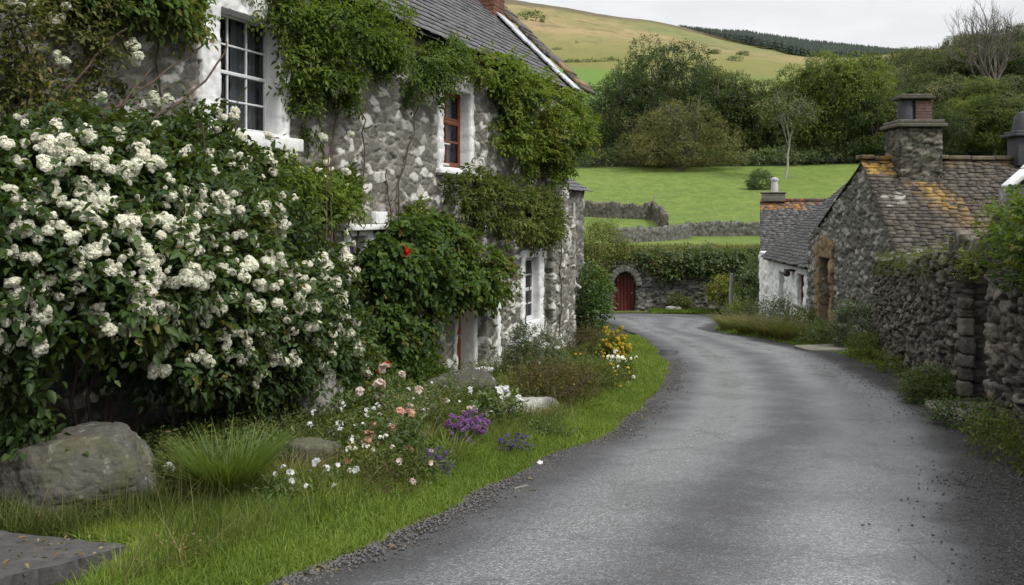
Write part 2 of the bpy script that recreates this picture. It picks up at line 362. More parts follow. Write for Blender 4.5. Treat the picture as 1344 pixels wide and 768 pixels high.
# irregular edges of the asphalt
_k = np.arange(len(EL))
def wob(E, seed, amp):
    t = nrm(np.gradient(E, axis=0)); nn = np.stack([-t[:, 1], t[:, 0]], 1)
    p = np.column_stack([E * 1.3, np.zeros(len(E))])
    return E + nn * ((fbm(p, seed, 4) - .5) * amp)[:, None]
EL = wob(EL, 3, .35); ER = wob(ER, 5, .4)
MIDP = (EL + ER) / 2; HALF = np.linalg.norm(EL - ER, axis=1) / 2
def road_sd(X, Y):                           # signed distance to the road, negative on it
    X = np.asarray(X, float).ravel(); Y = np.asarray(Y, float).ravel(); out = np.empty(len(X))
    ts = np.linspace(0, 1, 9)
    PT = (EL[:, None] * (1 - ts)[None, :, None] + ER[:, None] * ts[None, :, None]).reshape(-1, 2)
    ed = np.vstack([EL, ER])
    for a in range(0, len(X), 8000):
        q = np.stack([X[a:a + 8000], Y[a:a + 8000]], 1)
        de = np.sqrt(((q[:, None] - ed[None]) ** 2).sum(-1)).min(1)
        di = np.sqrt(((q[:, None] - PT[None]) ** 2).sum(-1)).min(1)
        out[a:a + 8000] = np.where(di < de - 1e-6, -de, de)
    return out
# left/right test for the straight stretch, exact by depth
def road_x(E, D):
    k = E[:, 1] < 31.5; y = np.maximum.accumulate(E[k, 1]); return np.interp(D, y, E[k, 0])
def sd_fast(X, Y):
    l, r = road_x(EL, Y), road_x(ER, Y); a = np.where(X < l, l - X, np.where(X > r, X - r, -np.minimum(X - l, r - X)))
    return a * .85
def sdist(X, Y):
    X = np.asarray(X, float).ravel(); Y = np.asarray(Y, float).ravel()
    s = sd_fast(X, Y); k = (Y > 29) & (Y < 50) & (X > -22) & (X < 16)
    if k.any(): s = s.copy(); s[k] = road_sd(X[k], Y[k])
    s = np.where(Y > 50, 9., s); return s
PROF_D = [-2000, -8, 45, 46.75, 47.05, 50, 70, 80, 100, 135, 160, 200, 300, 340, 400, 600, 800, 1000, 1400, 3000]
PROF_Z = [1, .58, -3.285, -3.3, -1.0, -.55, -.25, .9, 3.2, 8.3, 11, 16, 40, 55, 76, 134, 188, 190, 150, 60]
SKA = [-1.2, -.6, 0, .157, .23, .32, .43, .56, 1.2]; SKZ = [230, 212, 188, 170, 158, 147, 138, 133, 130]
def gz(X, Y):
    X = np.asarray(X, float); Y = np.asarray(Y, float)
    z = np.interp(Y, PROF_D, PROF_Z)
    a = X / np.maximum(Y, 30.)
    k = np.interp(a, SKA, SKZ) / 188.
    w = sst(Y, 200, 600); z = z * (1 + (k - 1) * w)
    z = z + sst(a, .3, .55) * sst(Y, 120, 210) * 12 * (1 - sst(Y, 420, 760))
    return z
def gnd(X, Y): return float(gz(X, Y))

# terrain sheet
xs = np.unique(np.concatenate([np.arange(-12, 18, .3), -12 - np.geomspace(.3, 1800, 60), 18 + np.geomspace(.3, 1900, 70)]))
ys = np.unique(np.concatenate([np.arange(-9, 46, .3), [46.2, 46.5, 46.75, 47.05], np.arange(47.3, 60, .5), np.geomspace(60.5, 2600, 190), -9 - np.geomspace(.3, 60, 12)]))
XX, YY = np.meshgrid(xs, ys, indexing='ij'); X, Y = XX.ravel(), YY.ravel()
Z = gz(X, Y); sdv = sdist(X, Y)
near = (Y < 60) & (Y > -40) & (np.abs(X) < 60)
p3 = np.stack([X, Y, 0 * X], 1)
Z = Z + np.where(near, np.where(sdv < .05, -.07, (fbm(p3 * 1.5, 2, 4) - .45) * .1 * sst(sdv, .1, .8)), 0)
Z = Z + np.where((Y > 60) & (Y < 145), (fbm(p3 * .06, 9, 3) - .5) * 1.0 * sst(Y, 60, 80), 0)
Z = Z + np.where(Y > 240, (fbm(p3 * .012, 8, 5) - .5) * 9 * sst(Y, 240, 420), 0)
nx, ny = len(xs), len(ys); i = np.arange(nx - 1)[:, None] * ny + np.arange(ny - 1)[None]
g = G().add(np.stack([X, Y, Z], 1), np.stack([i, i + ny, i + ny + 1, i + 1], -1).reshape(-1, 4))
m, nt, out = newmat('ground_cover'); n = N(nt); p = n.pos()
sep = n.new('ShaderNodeSeparateXYZ'); n.put(sep.inputs[0], p); yy, xx = sep.outputs[1], sep.outputs[0]
def step(v, a, b): 
    mr = n.new('ShaderNodeMapRange'); n.put(mr.inputs[0], v); mr.inputs[1].default_value = a; mr.inputs[2].default_value = b; return mr.outputs[0]
wf = n.noise(p, .05, 4); wyy = n.m('ADD', yy, n.m('MULTIPLY', n.m('SUBTRACT', n.noise(p, .012, 5, .6), .5), 90.))
soil = n.mix(n.noise(p, 3, 6, .7), (.018, .016, .01), (.05, .045, .022))
soil = n.mix(n.ramp(n.noise(p, 1.7, 4), [(.45, 0.), (.6, .8)]), soil, (.035, .06, .012))
gf = n.noise(p, .35, 6, .65); gs = n.noise(p, 3.2, 5, .75, sc3=(1, .35, 1))
field = n.mix(gf, (.085, .135, .024), (.165, .21, .046))
field = n.mix(n.m('MULTIPLY', n.ramp(gs, [(.3, 1.), (.55, 0.)]), .6), field, (.045, .09, .011))
field = n.mix(n.m('MULTIPLY', n.ramp(n.noise(p, .09, 5, .7), [(.5, 0.), (.7, .7)]), .6), field, (.2, .22, .05))
field = n.mix(n.m('MULTIPLY', n.ramp(n.noise(p, .8, 8, .8, sc3=(1, .5, 1)), [(.42, 1.), (.56, 0.)]), .5), field, (.05, .085, .016))
field = n.mix(n.m('MULTIPLY', n.ramp(n.noise(p, 2.2, 6, .8), [(.55, 0.), (.66, 1.)]), .35), field, (.22, .23, .075))
rough = n.mix(n.ramp(n.noise(p, .8, 5, .7), [(.35, 0.), (.65, 1.)]), (.09, .13, .025), (.17, .15, .06))
mo = n.noise(p, .02, 8, .68, sc3=(1, .45, 1)); mo2 = n.noise(p, .11, 6, .7, sc3=(1, .4, 1))
moor = n.ramp(mo, [(.32, (.12, .122, .045)), (.48, (.195, .162, .065)), (.62, (.245, .185, .088)), (.75, (.18, .125, .07))])
moor = n.mix(n.m('MULTIPLY', n.ramp(mo2, [(.35, 1.), (.52, 0.)]), .75), moor, (.09, .085, .03))
moor = n.mix(n.m('MULTIPLY', n.ramp(n.noise(p, .016, 7, .7), [(.6, 0.), (.68, 1.)]), .55), moor, (.1, .065, .04))
heath = n.mix(mo2, (.06, .055, .03), (.13, .1, .055))
patch = n.mix(mo2, (.08, .14, .025), (.11, .17, .035))
c = n.mix(step(yy, 45.2, 46), soil, rough)
c = n.mix(step(yy, 51, 54), c, field)
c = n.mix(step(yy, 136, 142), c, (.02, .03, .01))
c = n.mix(step(yy, 225, 240), c, n.mix(mo2, (.1, .13, .03), (.14, .15, .045)))
c = n.mix(n.m('MULTIPLY', step(wyy, 262, 275), n.m('LESS_THAN', xx, 42.)), c, patch)
c = n.mix(step(n.m('ADD', yy, n.m('MULTIPLY', xx, .12)), 342, 350), c, n.mix(mo2, (.11, .12, .032), (.17, .155, .05)))
c = n.mix(step(wyy, 370, 470), c, moor)
gp2 = n.m('MULTIPLY', step(xx, 60, 120), step(n.m('ADD', wyy, n.m('MULTIPLY', xx, .3)), 560, 700))
c = n.mix(n.m('MULTIPLY', gp2, .6), c, (.1, .13, .04))
c = n.mix(step(n.m('ADD', wyy, n.m('MULTIPLY', xx, -.25)), 690, 720), c, heath)
hgt = n.m('ADD', n.noise(p, 14, 5, .7), n.m('MULTIPLY', gs, 1.2))
nt.links.new(n.pr(c, .9, n.bump(hgt, .6, .12), spec=.15), out.inputs[0])
M['ground'] = m
tag(obj('ground', g, M['ground'], smooth=True), kind='structure')

# road: damp asphalt with polished wheel tracks; their pale colour includes painted sky sheen
NC = 25; ts = np.linspace(0, 1, NC)
E = EL[:, None] * (1 - ts)[None, :, None] + ER[:, None] * ts[None, :, None]
cam_ = .055 * (1 - (2 * ts - 1) ** 2)
RX, RY = E[..., 0].ravel(), E[..., 1].ravel()
RZ = zr(RY) + np.tile(cam_, len(EL)) + .012 + np.where(RY > 45, -.0, 0)
trk = np.maximum(np.exp(-((ts - .27) / .11) ** 2), np.exp(-((ts - .68) / .12) ** 2))
RZ = RZ - np.tile(trk, len(EL)) * .012 + (fbm(np.stack([RX, RY, 0 * RX], 1) * .7, 5, 3) - .5) * .05
i = np.arange(len(EL) - 1)[:, None] * NC + np.arange(NC - 1)[None]
g = G().add(np.stack([RX, RY, RZ], 1), np.stack([i, i + 1, i + NC + 1, i + NC], -1).reshape(-1, 4), np.tile(ts, len(EL)), np.tile(trk, len(EL)))
m, nt, out = newmat('damp_asphalt'); n = N(nt); p = n.pos()
v = n.attr('rnd'); tr = n.attr('aux')
big = n.noise(p, .55, 5, .6); mid = n.noise(p, 2.6, 6, .7); fine = n.noise(p, 75, 3, .7); chip = n.vor(p, 70); chip2 = n.vor(p, 34)
w = n.m('ADD', tr, n.m('MULTIPLY', n.m('SUBTRACT', big, .52), 1.0), True)
w = n.m('ADD', w, n.m('MULTIPLY', n.m('SUBTRACT', mid, .5), .6), True)
edge = n.ramp(n.m('ADD', v, n.m('MULTIPLY', n.m('SUBTRACT', mid, .5), .12)), [(.0, 1.), (.07, .25), (.14, 0.), (.8, 0.), (.87, .85), (1., 1.)])
w = n.m('MULTIPLY', w, n.m('SUBTRACT', 1., edge))
agg = n.ramp(chip, [(.1, 0.), (.5, 1.)])
cell = n.vor(p, 90, out='Color'); sepc = n.new('ShaderNodeSeparateColor'); n.put(sepc.inputs[0], cell); chipc = n.ramp(sepc.outputs[0], [(.0, .55), (.6, .9), (.85, 1.12), (1., 1.7)])
c = n.mix(fine, (.027, .027, .029), (.074, .074, .079))
c = n.mix(n.m('MULTIPLY', w, .75), c, n.mix(fine, (.15, .152, .16), (.29, .295, .31)))  # polished tracks, brightened in colour to stand for reflected sky
c = n.mix(1., c, chipc, 'MULTIPLY')
c = n.mix(edge, c, n.mix(n.vor(p, 45, out='Color'), (.008, .0075, .0075), (.07, .065, .063)))
c = n.mix(n.m('MULTIPLY', n.ramp(n.noise(p, 1.1, 6, .75), [(.6, 0.), (.72, 1.)]), .5), c, (.035, .033, .032))
rgh = n.m('ADD', n.m('MULTIPLY', n.m('SUBTRACT', 1., w), .42), .22)
rgh = n.m('ADD', rgh, n.m('MULTIPLY', n.m('SUBTRACT', fine, .5), .25))
hh = n.m('MULTIPLY', n.m('SUBTRACT', 1., n.m('MULTIPLY', w, .55)), n.m('ADD', n.m('MULTIPLY', chip, n.m('ADD', .6, n.m('MULTIPLY', edge, 1.2))), n.m('ADD', n.m('MULTIPLY', chip2, n.m('ADD', .3, edge)), n.m('MULTIPLY', mid, .6))))
pt = n.ramp(n.m('ADD', n.noise(p, .8, 4, .6), n.m('MULTIPLY', n.noise(p, 9, 4), .12)), [(.6, 0.), (.625, 1.)]); c = n.mix(n.m('MULTIPLY', pt, .28), c, (.028, .027, .027))
ckd = n.vor(n.mix(.12, p, n.new('ShaderNodeTexNoise').outputs['Color']), .9, 'DISTANCE_TO_EDGE'); ck_ = n.m('MULTIPLY', n.ramp(ckd, [(0., 1.), (.012, 0.)]), n.ramp(n.noise(p, .6, 3), [(.5, 0.), (.6, 1.)])); c = n.mix(n.m('MULTIPLY', ck_, .6), c, (.015, .014, .014))
nt.links.new(n.pr(c, rgh, n.bump(hh, .55, .014), spec=n.m('SUBTRACT', .5, n.m('MULTIPLY', edge, .38))), out.inputs[0])
M['road'] = m
tag(obj('road', g, M['road'], smooth=True), kind='structure')

# ------------------------------------------------------------ foliage generators
def leaves(g, pos, axis, nor, ln, wr, tint, fold=.25, curl=.18, simple=False):
    axis = nrm(axis); nor = nrm(nor - axis * (nor * axis).sum(1, keepdims=True)); bi = np.cross(axis, nor)
    ln = np.broadcast_to(np.asarray(ln, float), (len(pos),))[:, None]; w = ln * wr
    if simple:
        V = np.stack([pos, pos + axis * ln * .5 + bi * w * .5, pos + axis * ln - nor * ln * curl, pos + axis * ln * .5 - bi * w * .5], 1)
        k = np.arange(len(pos))[:, None] * 4; F = k + np.array([[0, 3, 2, 1]])
        return g.add(V.reshape(-1, 3), F, np.repeat(tint, 4))
    b = pos; t = pos + axis * ln - nor * ln * curl
    l1 = pos + axis * ln * .28 + bi * w * .46 + nor * w * fold; l2 = pos + axis * ln * .66 + bi * w * .36 + nor * (w * fold - ln * curl * .4)
    r1 = pos + axis * ln * .28 - bi * w * .46 + nor * w * fold; r2 = pos + axis * ln * .66 - bi * w * .36 + nor * (w * fold - ln * curl * .4)
    V = np.stack([b, r1, r2, t, l2, l1], 1).reshape(-1, 3); k = np.arange(len(pos))[:, None] * 6
    F = np.concatenate([k + np.array([[0, 1, 2, 3]]), k + np.array([[0, 3, 4, 5]])])
    return g.add(V, F, np.repeat(tint, 6))
def sprays(g, Pp, Nn, seed, k=6, L=.22, leaf=.07, wr=.55, up=.3, droop=.35, freq=1.2, fold=.25, simple=False, tbias=0.):
    r = rs(seed); M_ = len(Pp)
    d = nrm(Nn * .9 + r.normal(0, .45, (M_, 3)) + np.array([0, 0, up]))
    side0 = nrm(np.cross(d, r.normal(0, 1, (M_, 3))))
    cl = fbm(Pp * freq + 31, seed, 3); st = (cl - .5) * 1.5 + r.normal(0, .1, M_) + .42 + tbias
    sc_ = r.uniform(.7, 1.2, M_)[:, None]
    for i in range(k):
        s = (i + .5) / k
        pos = Pp + d * (L * (s - .35)) * sc_ - np.array([0, 0, 1]) * droop * L * s * s * .6
        side = side0 * (1 if i % 2 else -1) + r.normal(0, .3, (M_, 3))
        ax = d * .55 + side * (.9 if i < k - 1 else .1) - np.array([0, 0, 1]) * droop * r.uniform(.2, 1.1, (M_, 1))
        no = Nn * .55 + np.array([0, 0, .75]) + r.normal(0, .35, (M_, 3))
        leaves(g, pos, ax, no, leaf * sc_[:, 0] * r.uniform(.7, 1.15, M_), wr, np.clip(st + r.normal(0, .16, M_) + s * .12, 0, 1), fold, .15, simple)
def blob_points(blobs, n, seed, shell=.5, lump=.35, freq=1.6, cut=None, open_=0.):
    """points inside the outer shell of a set of lumpy ellipsoids (centre, 3 axis vectors); returns points and outward normals"""
    r = rs(seed); area = np.array([np.prod([np.linalg.norm(a) for a in b[1]]) ** (2 / 3) for b in blobs]); area = area / area.sum()
    PP, NN = [], []
    for bi, (c, ax) in enumerate(blobs):
        k = int(n * area[bi] * 1.0) + 1
        u = nrm(r.normal(0, 1, (k, 3))); c = np.array(c); A = np.array(ax)
        lm = 1 + lump * 2 * (fbm(u * freq + bi * 9.1 + seed, seed + bi, 3) - .5)
        rad = lm * (1 - shell * r.random(k) ** 1.6)
        p = c + (u * rad[:, None]) @ A
        no = nrm(u @ np.linalg.inv(A).T) if abs(np.linalg.det(A)) > 1e-9 else nrm(u @ A)
        keep = np.ones(k, bool)
        if open_: keep &= fbm(p * 2.3, seed + 5, 3) > open_
        for bj, (c2, A2) in enumerate(blobs):           # drop points deep inside another blob
            if bj == bi: continue
            q = np.linalg.norm((p - np.array(c2)) @ np.linalg.inv(np.array(A2)), axis=1); keep &= q > .62
        if cut is not None: keep &= cut(p)
        PP.append(p[keep]); NN.append(no[keep])
    return np.vstack(PP), np.vstack(NN)
def ball(c, rx, ry=None, rz=None):
    ry = rx if ry is None else ry; rz = rx if rz is None else rz
    return (np.array(c, float), np.diag([rx, ry, rz]).astype(float))
def blades(g, base, h, seed, w=.006, lean=.5, seg=3, dirs=None, tint=None, curve=1.6):
    r = rs(seed); n_ = len(base); th = r.uniform(0, 2 * np.pi, n_)
    d = np.stack([np.cos(th), np.sin(th), 0 * th], 1) if dirs is None else dirs
    h = np.broadcast_to(np.asarray(h, float), (n_,)) * r.uniform(.55, 1.15, n_); ln = np.abs(r.normal(0, lean, n_)) if np.isscalar(lean) else lean
    ph = r.uniform(0, np.pi, n_); wd = np.stack([np.cos(ph), np.sin(ph), 0 * ph], 1) * w
    V = []
    for j in range(seg + 1):
        s = j / seg; c_ = base + d * (h * ln * s ** curve)[:, None]; c_[:, 2] += h * (s - .35 * np.minimum(ln, 1.4) * s ** 2.2)
        ww = wd * (1 - s) ** .6 if j < seg else wd * .06
        V += [c_ - ww, c_ + ww]
    V = np.stack(V, 1); k = np.arange(n_)[:, None] * (2 * (seg + 1))
    F = np.concatenate([k + np.array([[2 * j, 2 * j + 1, 2 * j + 3, 2 * j + 2]]) for j in range(seg)])
    if tint is None: tint = np.clip(fbm(base * 1.3, seed, 3) * 1.1 - .1 + r.normal(0, .17, n_), 0, 1)
    return g.add(V.reshape(-1, 3), F, np.repeat(tint, 2 * (seg + 1)))
def florets(g, pos, nor, size, seed, pet=5, rnd=None, cup=.3):
    r = rs(seed); n_ = len(pos); nor = nrm(nor); a = nrm(np.cross(nor, r.normal(0, 1, (n_, 3)))); b = np.cross(nor, a)
    size = np.broadcast_to(np.asarray(size, float), (n_,))[:, None]; rnd = r.random(n_) if rnd is None else rnd
    for j in range(pet):
        t0 = 2 * np.pi * j / pet; dv = a * math.cos(t0) + b * math.sin(t0); sv = b * math.cos(t0) - a * math.sin(t0)
        V = np.stack([pos, pos + dv * size * .6 + sv * size * .42 + nor * size * cup * .6, pos + dv * size + nor * size * cup, pos + dv * size * .6 - sv * size * .42 + nor * size * cup * .6], 1)
        k = np.arange(n_)[:, None] * 4; g.add(V.reshape(-1, 3), k + np.array([[0, 3, 2, 1]]), np.repeat(rnd, 4))
# ------------------------------------------------------------ masonry, slates, windows
class Frame:
    """vertical plane: u along the wall, z up, n out of its face"""
    def __init__(s, o, t):
        s.o = np.array([o[0], o[1], 0.]); t = np.array([t[0], t[1], 0.]); s.t = t / np.linalg.norm(t); s.n = np.array([s.t[1], -s.t[0], 0.])
    def P(s, u, n_, z):
        u, n_, z = np.broadcast_arrays(np.asarray(u, float), n_, z)
        return s.o + u[..., None] * s.t + n_[..., None] * s.n + z[..., None] * np.array([0, 0, 1.])
    def R3(s): return np.array([s.t, s.n, [0, 0, 1.]])
    def box(s, g, u0, u1, n0, n1, z0, z1, rnd=.5, aux=0., taper=1.):
        return g.box(s.P((u0 + u1) / 2, (n0 + n1) / 2, (z0 + z1) / 2), (abs(u1 - u0), abs(n1 - n0), abs(z1 - z0)), s.R3(), rnd, aux, taper)
def masonry(fr, u0, u1, z0, z1, inside=None, holes=(), T=.5, res=.04, cell=(.34, .3, .2), amp=.03, seed=1, layers=None, back=False, n0=0., joint=.16, rough=.5, side_amp=.7, tilt=1.2):
    us = np.arange(u0, u1 + res * .5, res); zs = np.arange(z0, z1 + res * .5, res)
    for h in holes:
        for q in h[:2]: us[np.argmin(abs(us - q))] = q
        for q in h[2:]: zs[np.argmin(abs(zs - q))] = q
    nu, nz = len(us), len(zs); U, Z_ = np.meshgrid(us, zs, indexing='ij')
    Uc = (U[:-1, :-1] + U[1:, 1:]) / 2; Zc = (Z_[:-1, :-1] + Z_[1:, 1:]) / 2
    k = np.ones(Uc.shape, bool) if inside is None else inside(Uc, Zc)
    for a, b, c, d in holes: k &= ~((Uc > a) & (Uc < b) & (Zc > c) & (Zc < d))
    i, j = np.nonzero(k); b0 = i * nz + j
    F = np.stack([b0, b0 + nz, b0 + nz + 1, b0 + 1], 1)
    used, inv = np.unique(F, return_inverse=True); F = inv.reshape(F.shape); uu, zz = U.ravel()[used], Z_.ravel()[used]; nv = len(used)
    ed = np.concatenate([F[:, [0, 1]], F[:, [1, 2]], F[:, [2, 3]], F[:, [3, 0]]]); key = ed[:, 0] * nv + ed[:, 1]; rk = ed[:, 1] * nv + ed[:, 0]
    be = ed[~np.isin(key, rk)]
    L = layers or max(2, int(T / max(res, .06)))
    bo = np.zeros((nv, 2)); ev = np.stack([zz[be[:, 1]] - zz[be[:, 0]], -(uu[be[:, 1]] - uu[be[:, 0]])], 1)
    np.add.at(bo, be[:, 0], ev); np.add.at(bo, be[:, 1], ev); bo = nrm(bo)
    bv = np.unique(be); bmap = np.full(nv, -1); bmap[bv] = np.arange(len(bv))
    pu = [uu]; pz = [zz]; pn = [np.zeros(nv)]; du = [np.zeros(nv)]; dz = [np.zeros(nv)]; dn = [np.ones(nv)]
    FF = [F]; prev = lambda v: v
    for l in range(1, L + 1):
        base = nv + (l - 1) * len(bv)
        pu.append(uu[bv]); pz.append(zz[bv]); pn.append(np.full(len(bv), -T * l / L)); du.append(bo[bv, 0]); dz.append(bo[bv, 1]); dn.append(np.zeros(len(bv)))
        cur = lambda v, base=base: base + bmap[v]
        FF.append(np.stack([be[:, 1], be[:, 0]], 1) if False else np.stack([prev(be[:, 1]), prev(be[:, 0]), cur(be[:, 0]), cur(be[:, 1])], 1)); prev = cur
    pu, pz, pn, du, dz, dn = [np.concatenate(x) for x in (pu, pz, pn, du, dz, dn)]
    W = fr.P(pu, pn, pz)
    q = np.stack([pu / cell[0], pn / cell[1], pz / cell[2]], 1) + 50
    q = q + (np.stack([fbm(q * 1.3, seed + 60, 2), fbm(q * 1.3 + 9, seed + 61, 2), fbm(q * 1.3 + 5, seed + 62, 2)], 1) - .5) * .5
    f1, f2, rid, tl = voro(q, seed); e = f2 - f1
    h = amp * (.45 * sst(e, 0, joint * 1.2) + .75 * sst(e, 0, joint * .5) - .9 + .8 * (rid - .5) + tilt * tl) + (fbm(W * 9, seed + 9, 5, .6) - .5) * amp * 2.4 * rough
    W = W + fr.n * (h * dn)[:, None] + (fr.t * (du * h * side_amp)[:, None]) + np.array([0, 0, 1.]) * (dz * h * side_amp)[:, None] + fr.n * n0
    g = G().add(W, np.vstack(FF), rid, 1 - sst(e, joint * .2, joint))
    if back:
        g.add(fr.P(uu, -T + n0 + 0 * uu, zz), F[:, ::-1], rid[:nv], 1 - sst(e[:nv], joint * .2, joint))
    return g
def slates(org, a, s, L, S, w=.3, h=.2, th=.014, seed=1, lift=.02, jit=.012, aux_fn=None, clip=None, wvar=.3):
    """courses of overlapping slates: org at the eave, a along it, s up the slope"""
    r = rs(seed); a = nrm(np.array(a, float)); s = nrm(np.array(s, float)); nn = np.cross(a, s); nn = nn if nn[2] > 0 else -nn
    g = G(); rows = int(S / h); org = np.array(org, float)
    cs, sz, rn, ax, tl = [], [], [], [], []
    for k in range(rows):
        x = -r.uniform(0, w)
        while x < L:
            ww = w * r.uniform(1 - wvar, 1 + wvar); x0, x1 = max(x, -.02), min(x + ww, L + .02); x += ww
            if x1 - x0 < .04: continue
            c_ = ((x0 + x1) / 2, k * h + r.normal(0, jit))
            if clip is not None and not clip(c_[0], c_[1]): continue
            cs.append(c_); sz.append(x1 - x0 - .006); rn.append(r.random()); ax.append(aux_fn(*c_) if aux_fn else 0.); tl.append(r.normal(0, .012))
    hh = h * 1.75
    for c_, ww, q, x_, t_ in zip(cs, sz, rn, ax, tl):
        s2 = nrm(s * 1 - nn * (lift / h) * .75 + a * t_); a2 = nrm(a - s2 * (a @ s2)); n2 = np.cross(a2, s2); n2 = n2 if n2[2] > 0 else -n2
        c3 = org + a * c_[0] + s * (c_[1] + hh * .5) + nn * (lift * .9)
        g.box(c3, (ww, hh, th * (.7 + .7 * q)), np.array([a2, s2, n2]), q, x_)
    return g
def sash(fr, host, u0, u1, z0, z1, nn, cols, rows, mat, bar=.022, rail=.05, meet=None, curtain=None, label=None, split=False):
    """a sash window set at depth nn in the frame of its wall: frame with bars, its panes and a curtain"""
    g = G(); d = .045
    fr.box(g, u0, u0 + rail, nn - d, nn, z0, z1, .3); fr.box(g, u1 - rail, u1, nn - d, nn, z0, z1, .6)
    fr.box(g, u0 + rail, u1 - rail, nn - d + .002, nn - .002, z1 - rail, z1, .4); fr.box(g, u0 + rail, u1 - rail, nn - d + .002, nn + .006, z0, z0 + rail * 1.4, .4)
    mz = z0 + (z1 - z0) * meet if meet else None
    if mz: fr.box(g, u0 + rail, u1 - rail, nn - d - .01, nn + .004, mz - rail * .4, mz + rail * .4, .5)
    for k in range(1, cols):
        u = u0 + rail + (u1 - u0 - 2 * rail) * k / cols; fr.box(g, u - bar / 2, u + bar / 2, nn - d * .8, nn - .008, z0 + rail, z1 - rail, .5)
    zz = []
    for k in range(1, rows):
        z = z0 + rail + (z1 - z0 - 2 * rail) * k / rows
        if mz and abs(z - mz) < .06: continue
        fr.box(g, u0 + rail, u1 - rail, nn - d * .8 + .001, nn - .0065, z - bar / 2, z + bar / 2, .5)
    w = obj('window', g, M[mat], host, bevel=.004)
    if label: w['label'] = label
    p = G(); fr_q = fr.P(np.array([u0 + rail * .5, u1 - rail * .5, u1 - rail * .5, u0 + rail * .5]), nn - .03, np.array([z0 + .02, z0 + .02, z1 - .02, z1 - .02]))
    p.add(fr_q, [[0, 1, 2, 3]]); obj('pane', p, M['glass'], w)
    if curtain:
        g = G()
        for a, b in curtain:
            uu = np.linspace(a, b, 30); V = []
            for z in np.linspace(z0 - .1, z1 + .05, 3): V.append(fr.P(uu, nn - .16 + .025 * np.sin(uu * 70 + z), z + 0 * uu))
            V = np.array(V).reshape(-1, 3); i = np.arange(2)[:, None] * 30 + np.arange(29)[None]
            g.add(V, np.stack([i, i + 1, i + 31, i + 30], -1).reshape(-1, 4))
        obj('curtain', g, M['curtain'], w, smooth=True)
    return w

# ------------------------------------------------------------ the ivy-clad house on the left
WX0, WS = -7.1, .39
HF = Frame((WX0, 0), (WS, 1)); KU = math.sqrt(1 + WS * WS)
def wD(px, off=0.): return (-(WX0 + off / HF.n[0])) / (WS - (px - CX) / FPX)        # depth of the wall plane, moved out by off, at a pixel column
def wU(px): return wD(px) * KU
def wP(px, py, off=0.): D = wD(px, off); return P(px, py, D)
def wZ(px, py): D = wD(px); return EYE + (HY - py) / FPX * D
UC = wU(746)                                                                  # the far corner
U0 = 5.2
EAVE = 4.62
house = thing('stone_house', (*HF.P(14., 0, 0)[:2], gnd(-2, 12)), 'grey rubble stone house with slate roof and white window surrounds, left of the lane', 'house')
W1 = (wU(284), wU(365), wZ(318, 174), wZ(318, 17)); W2 = (wU(579), wU(616), wZ(595, 222), wZ(595, 117))
W3 = (wU(686.5), wU(707), wZ(697, 424), wZ(697, 337)); W4 = (wU(456), wU(480), wZ(470, 418), wZ(470, 308)); DR = (wU(597), wU(622), -1.45, .62)
NI = (wU(643), wU(659), -1.45, .35)
hz0 = lambda U: -SLOPE * U / KU - .35
holes = [(a + .0, b, c, d) for a, b, c, d in (W1, W2, W3, W4, DR, NI)]
g = masonry(HF, U0, UC, -2.1, EAVE, lambda U, Z_: Z_ > hz0(U), holes, T=.48, res=.02, cell=(.25, .3, .14), amp=.026, seed=11, joint=.15, tilt=.7, layers=10)
obj('wall', g, M['house_stone'], house, smooth=True)
# back and far gable walls, floor of the rooms, so that the rooms are closed and dark
GF = Frame(HF.P(UC, 0, 0)[:2], -HF.n[:2])                                     # far gable plane: runs back from the corner
DEP = 4.8; RISE = 2.35; RDG = EAVE + RISE
gin = lambda U, Z_: (Z_ < EAVE + .05 + np.minimum(U, DEP - U) * RISE / (DEP / 2)) & (Z_ > -2.2)
g = masonry(GF, 0, DEP, -2.3, RDG + .1, gin, (), T=.4, res=.07, cell=(.36, .35, .23), amp=.03, seed=12, joint=.2)
obj('gable_wall', g, M['house_stone'], house, smooth=True)
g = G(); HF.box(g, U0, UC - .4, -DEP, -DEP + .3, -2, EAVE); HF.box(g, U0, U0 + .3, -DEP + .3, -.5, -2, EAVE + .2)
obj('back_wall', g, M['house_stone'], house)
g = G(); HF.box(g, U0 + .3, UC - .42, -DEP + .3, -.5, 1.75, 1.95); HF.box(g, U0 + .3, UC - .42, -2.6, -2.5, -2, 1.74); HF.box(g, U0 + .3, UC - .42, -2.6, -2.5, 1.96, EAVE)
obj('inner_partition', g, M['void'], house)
# white painted surrounds, ragged at the edge, lining the reveals
def surround(W, l, r, t, b, name='window_surround', depth=.3, seed=3, mat='white_paint', proud=.045, rag=.05):
    u0, u1, z0, z1 = W; e = .02
    def ins(U, Z_):
        q = np.stack([U.ravel() * 6, Z_.ravel() * 6, 0 * U.ravel()], 1); f = ((fbm(q, seed, 4) - .5) * 2 * rag).reshape(U.shape)
        return (U > u0 - l + f) & (U < u1 + r + f) & (Z_ > z0 - b - f) & (Z_ < z1 + t + f)
    g = masonry(HF, u0 - l - .1, u1 + r + .1, z0 - b - .1, z1 + t + .1, ins, [(u0 + e, u1 - e, z0 + e, z1 - e)], T=depth, res=.025, cell=(.3, .3, .25), amp=.012, seed=seed, joint=.25, n0=proud, rough=.6, side_amp=.4)
    g.b = [x * .0 for x in g.b]
    return obj(name, g, M[mat], house, smooth=True)
surround(W1, .28, .2, .32, .02, seed=4); surround(W2, .16, .1, .28, .12, seed=5); surround(W3, .13, .22, .16, .3, seed=6); surround(W4, .1, .12, .1, .02, seed=7)
g = G(); HF.box(g, W1[0] - .35, W1[1] + .34, -.3, .14, W1[2] - .17, W1[2] - .005); obj('window_sill', g, M['white_paint'], house, bevel=.02)
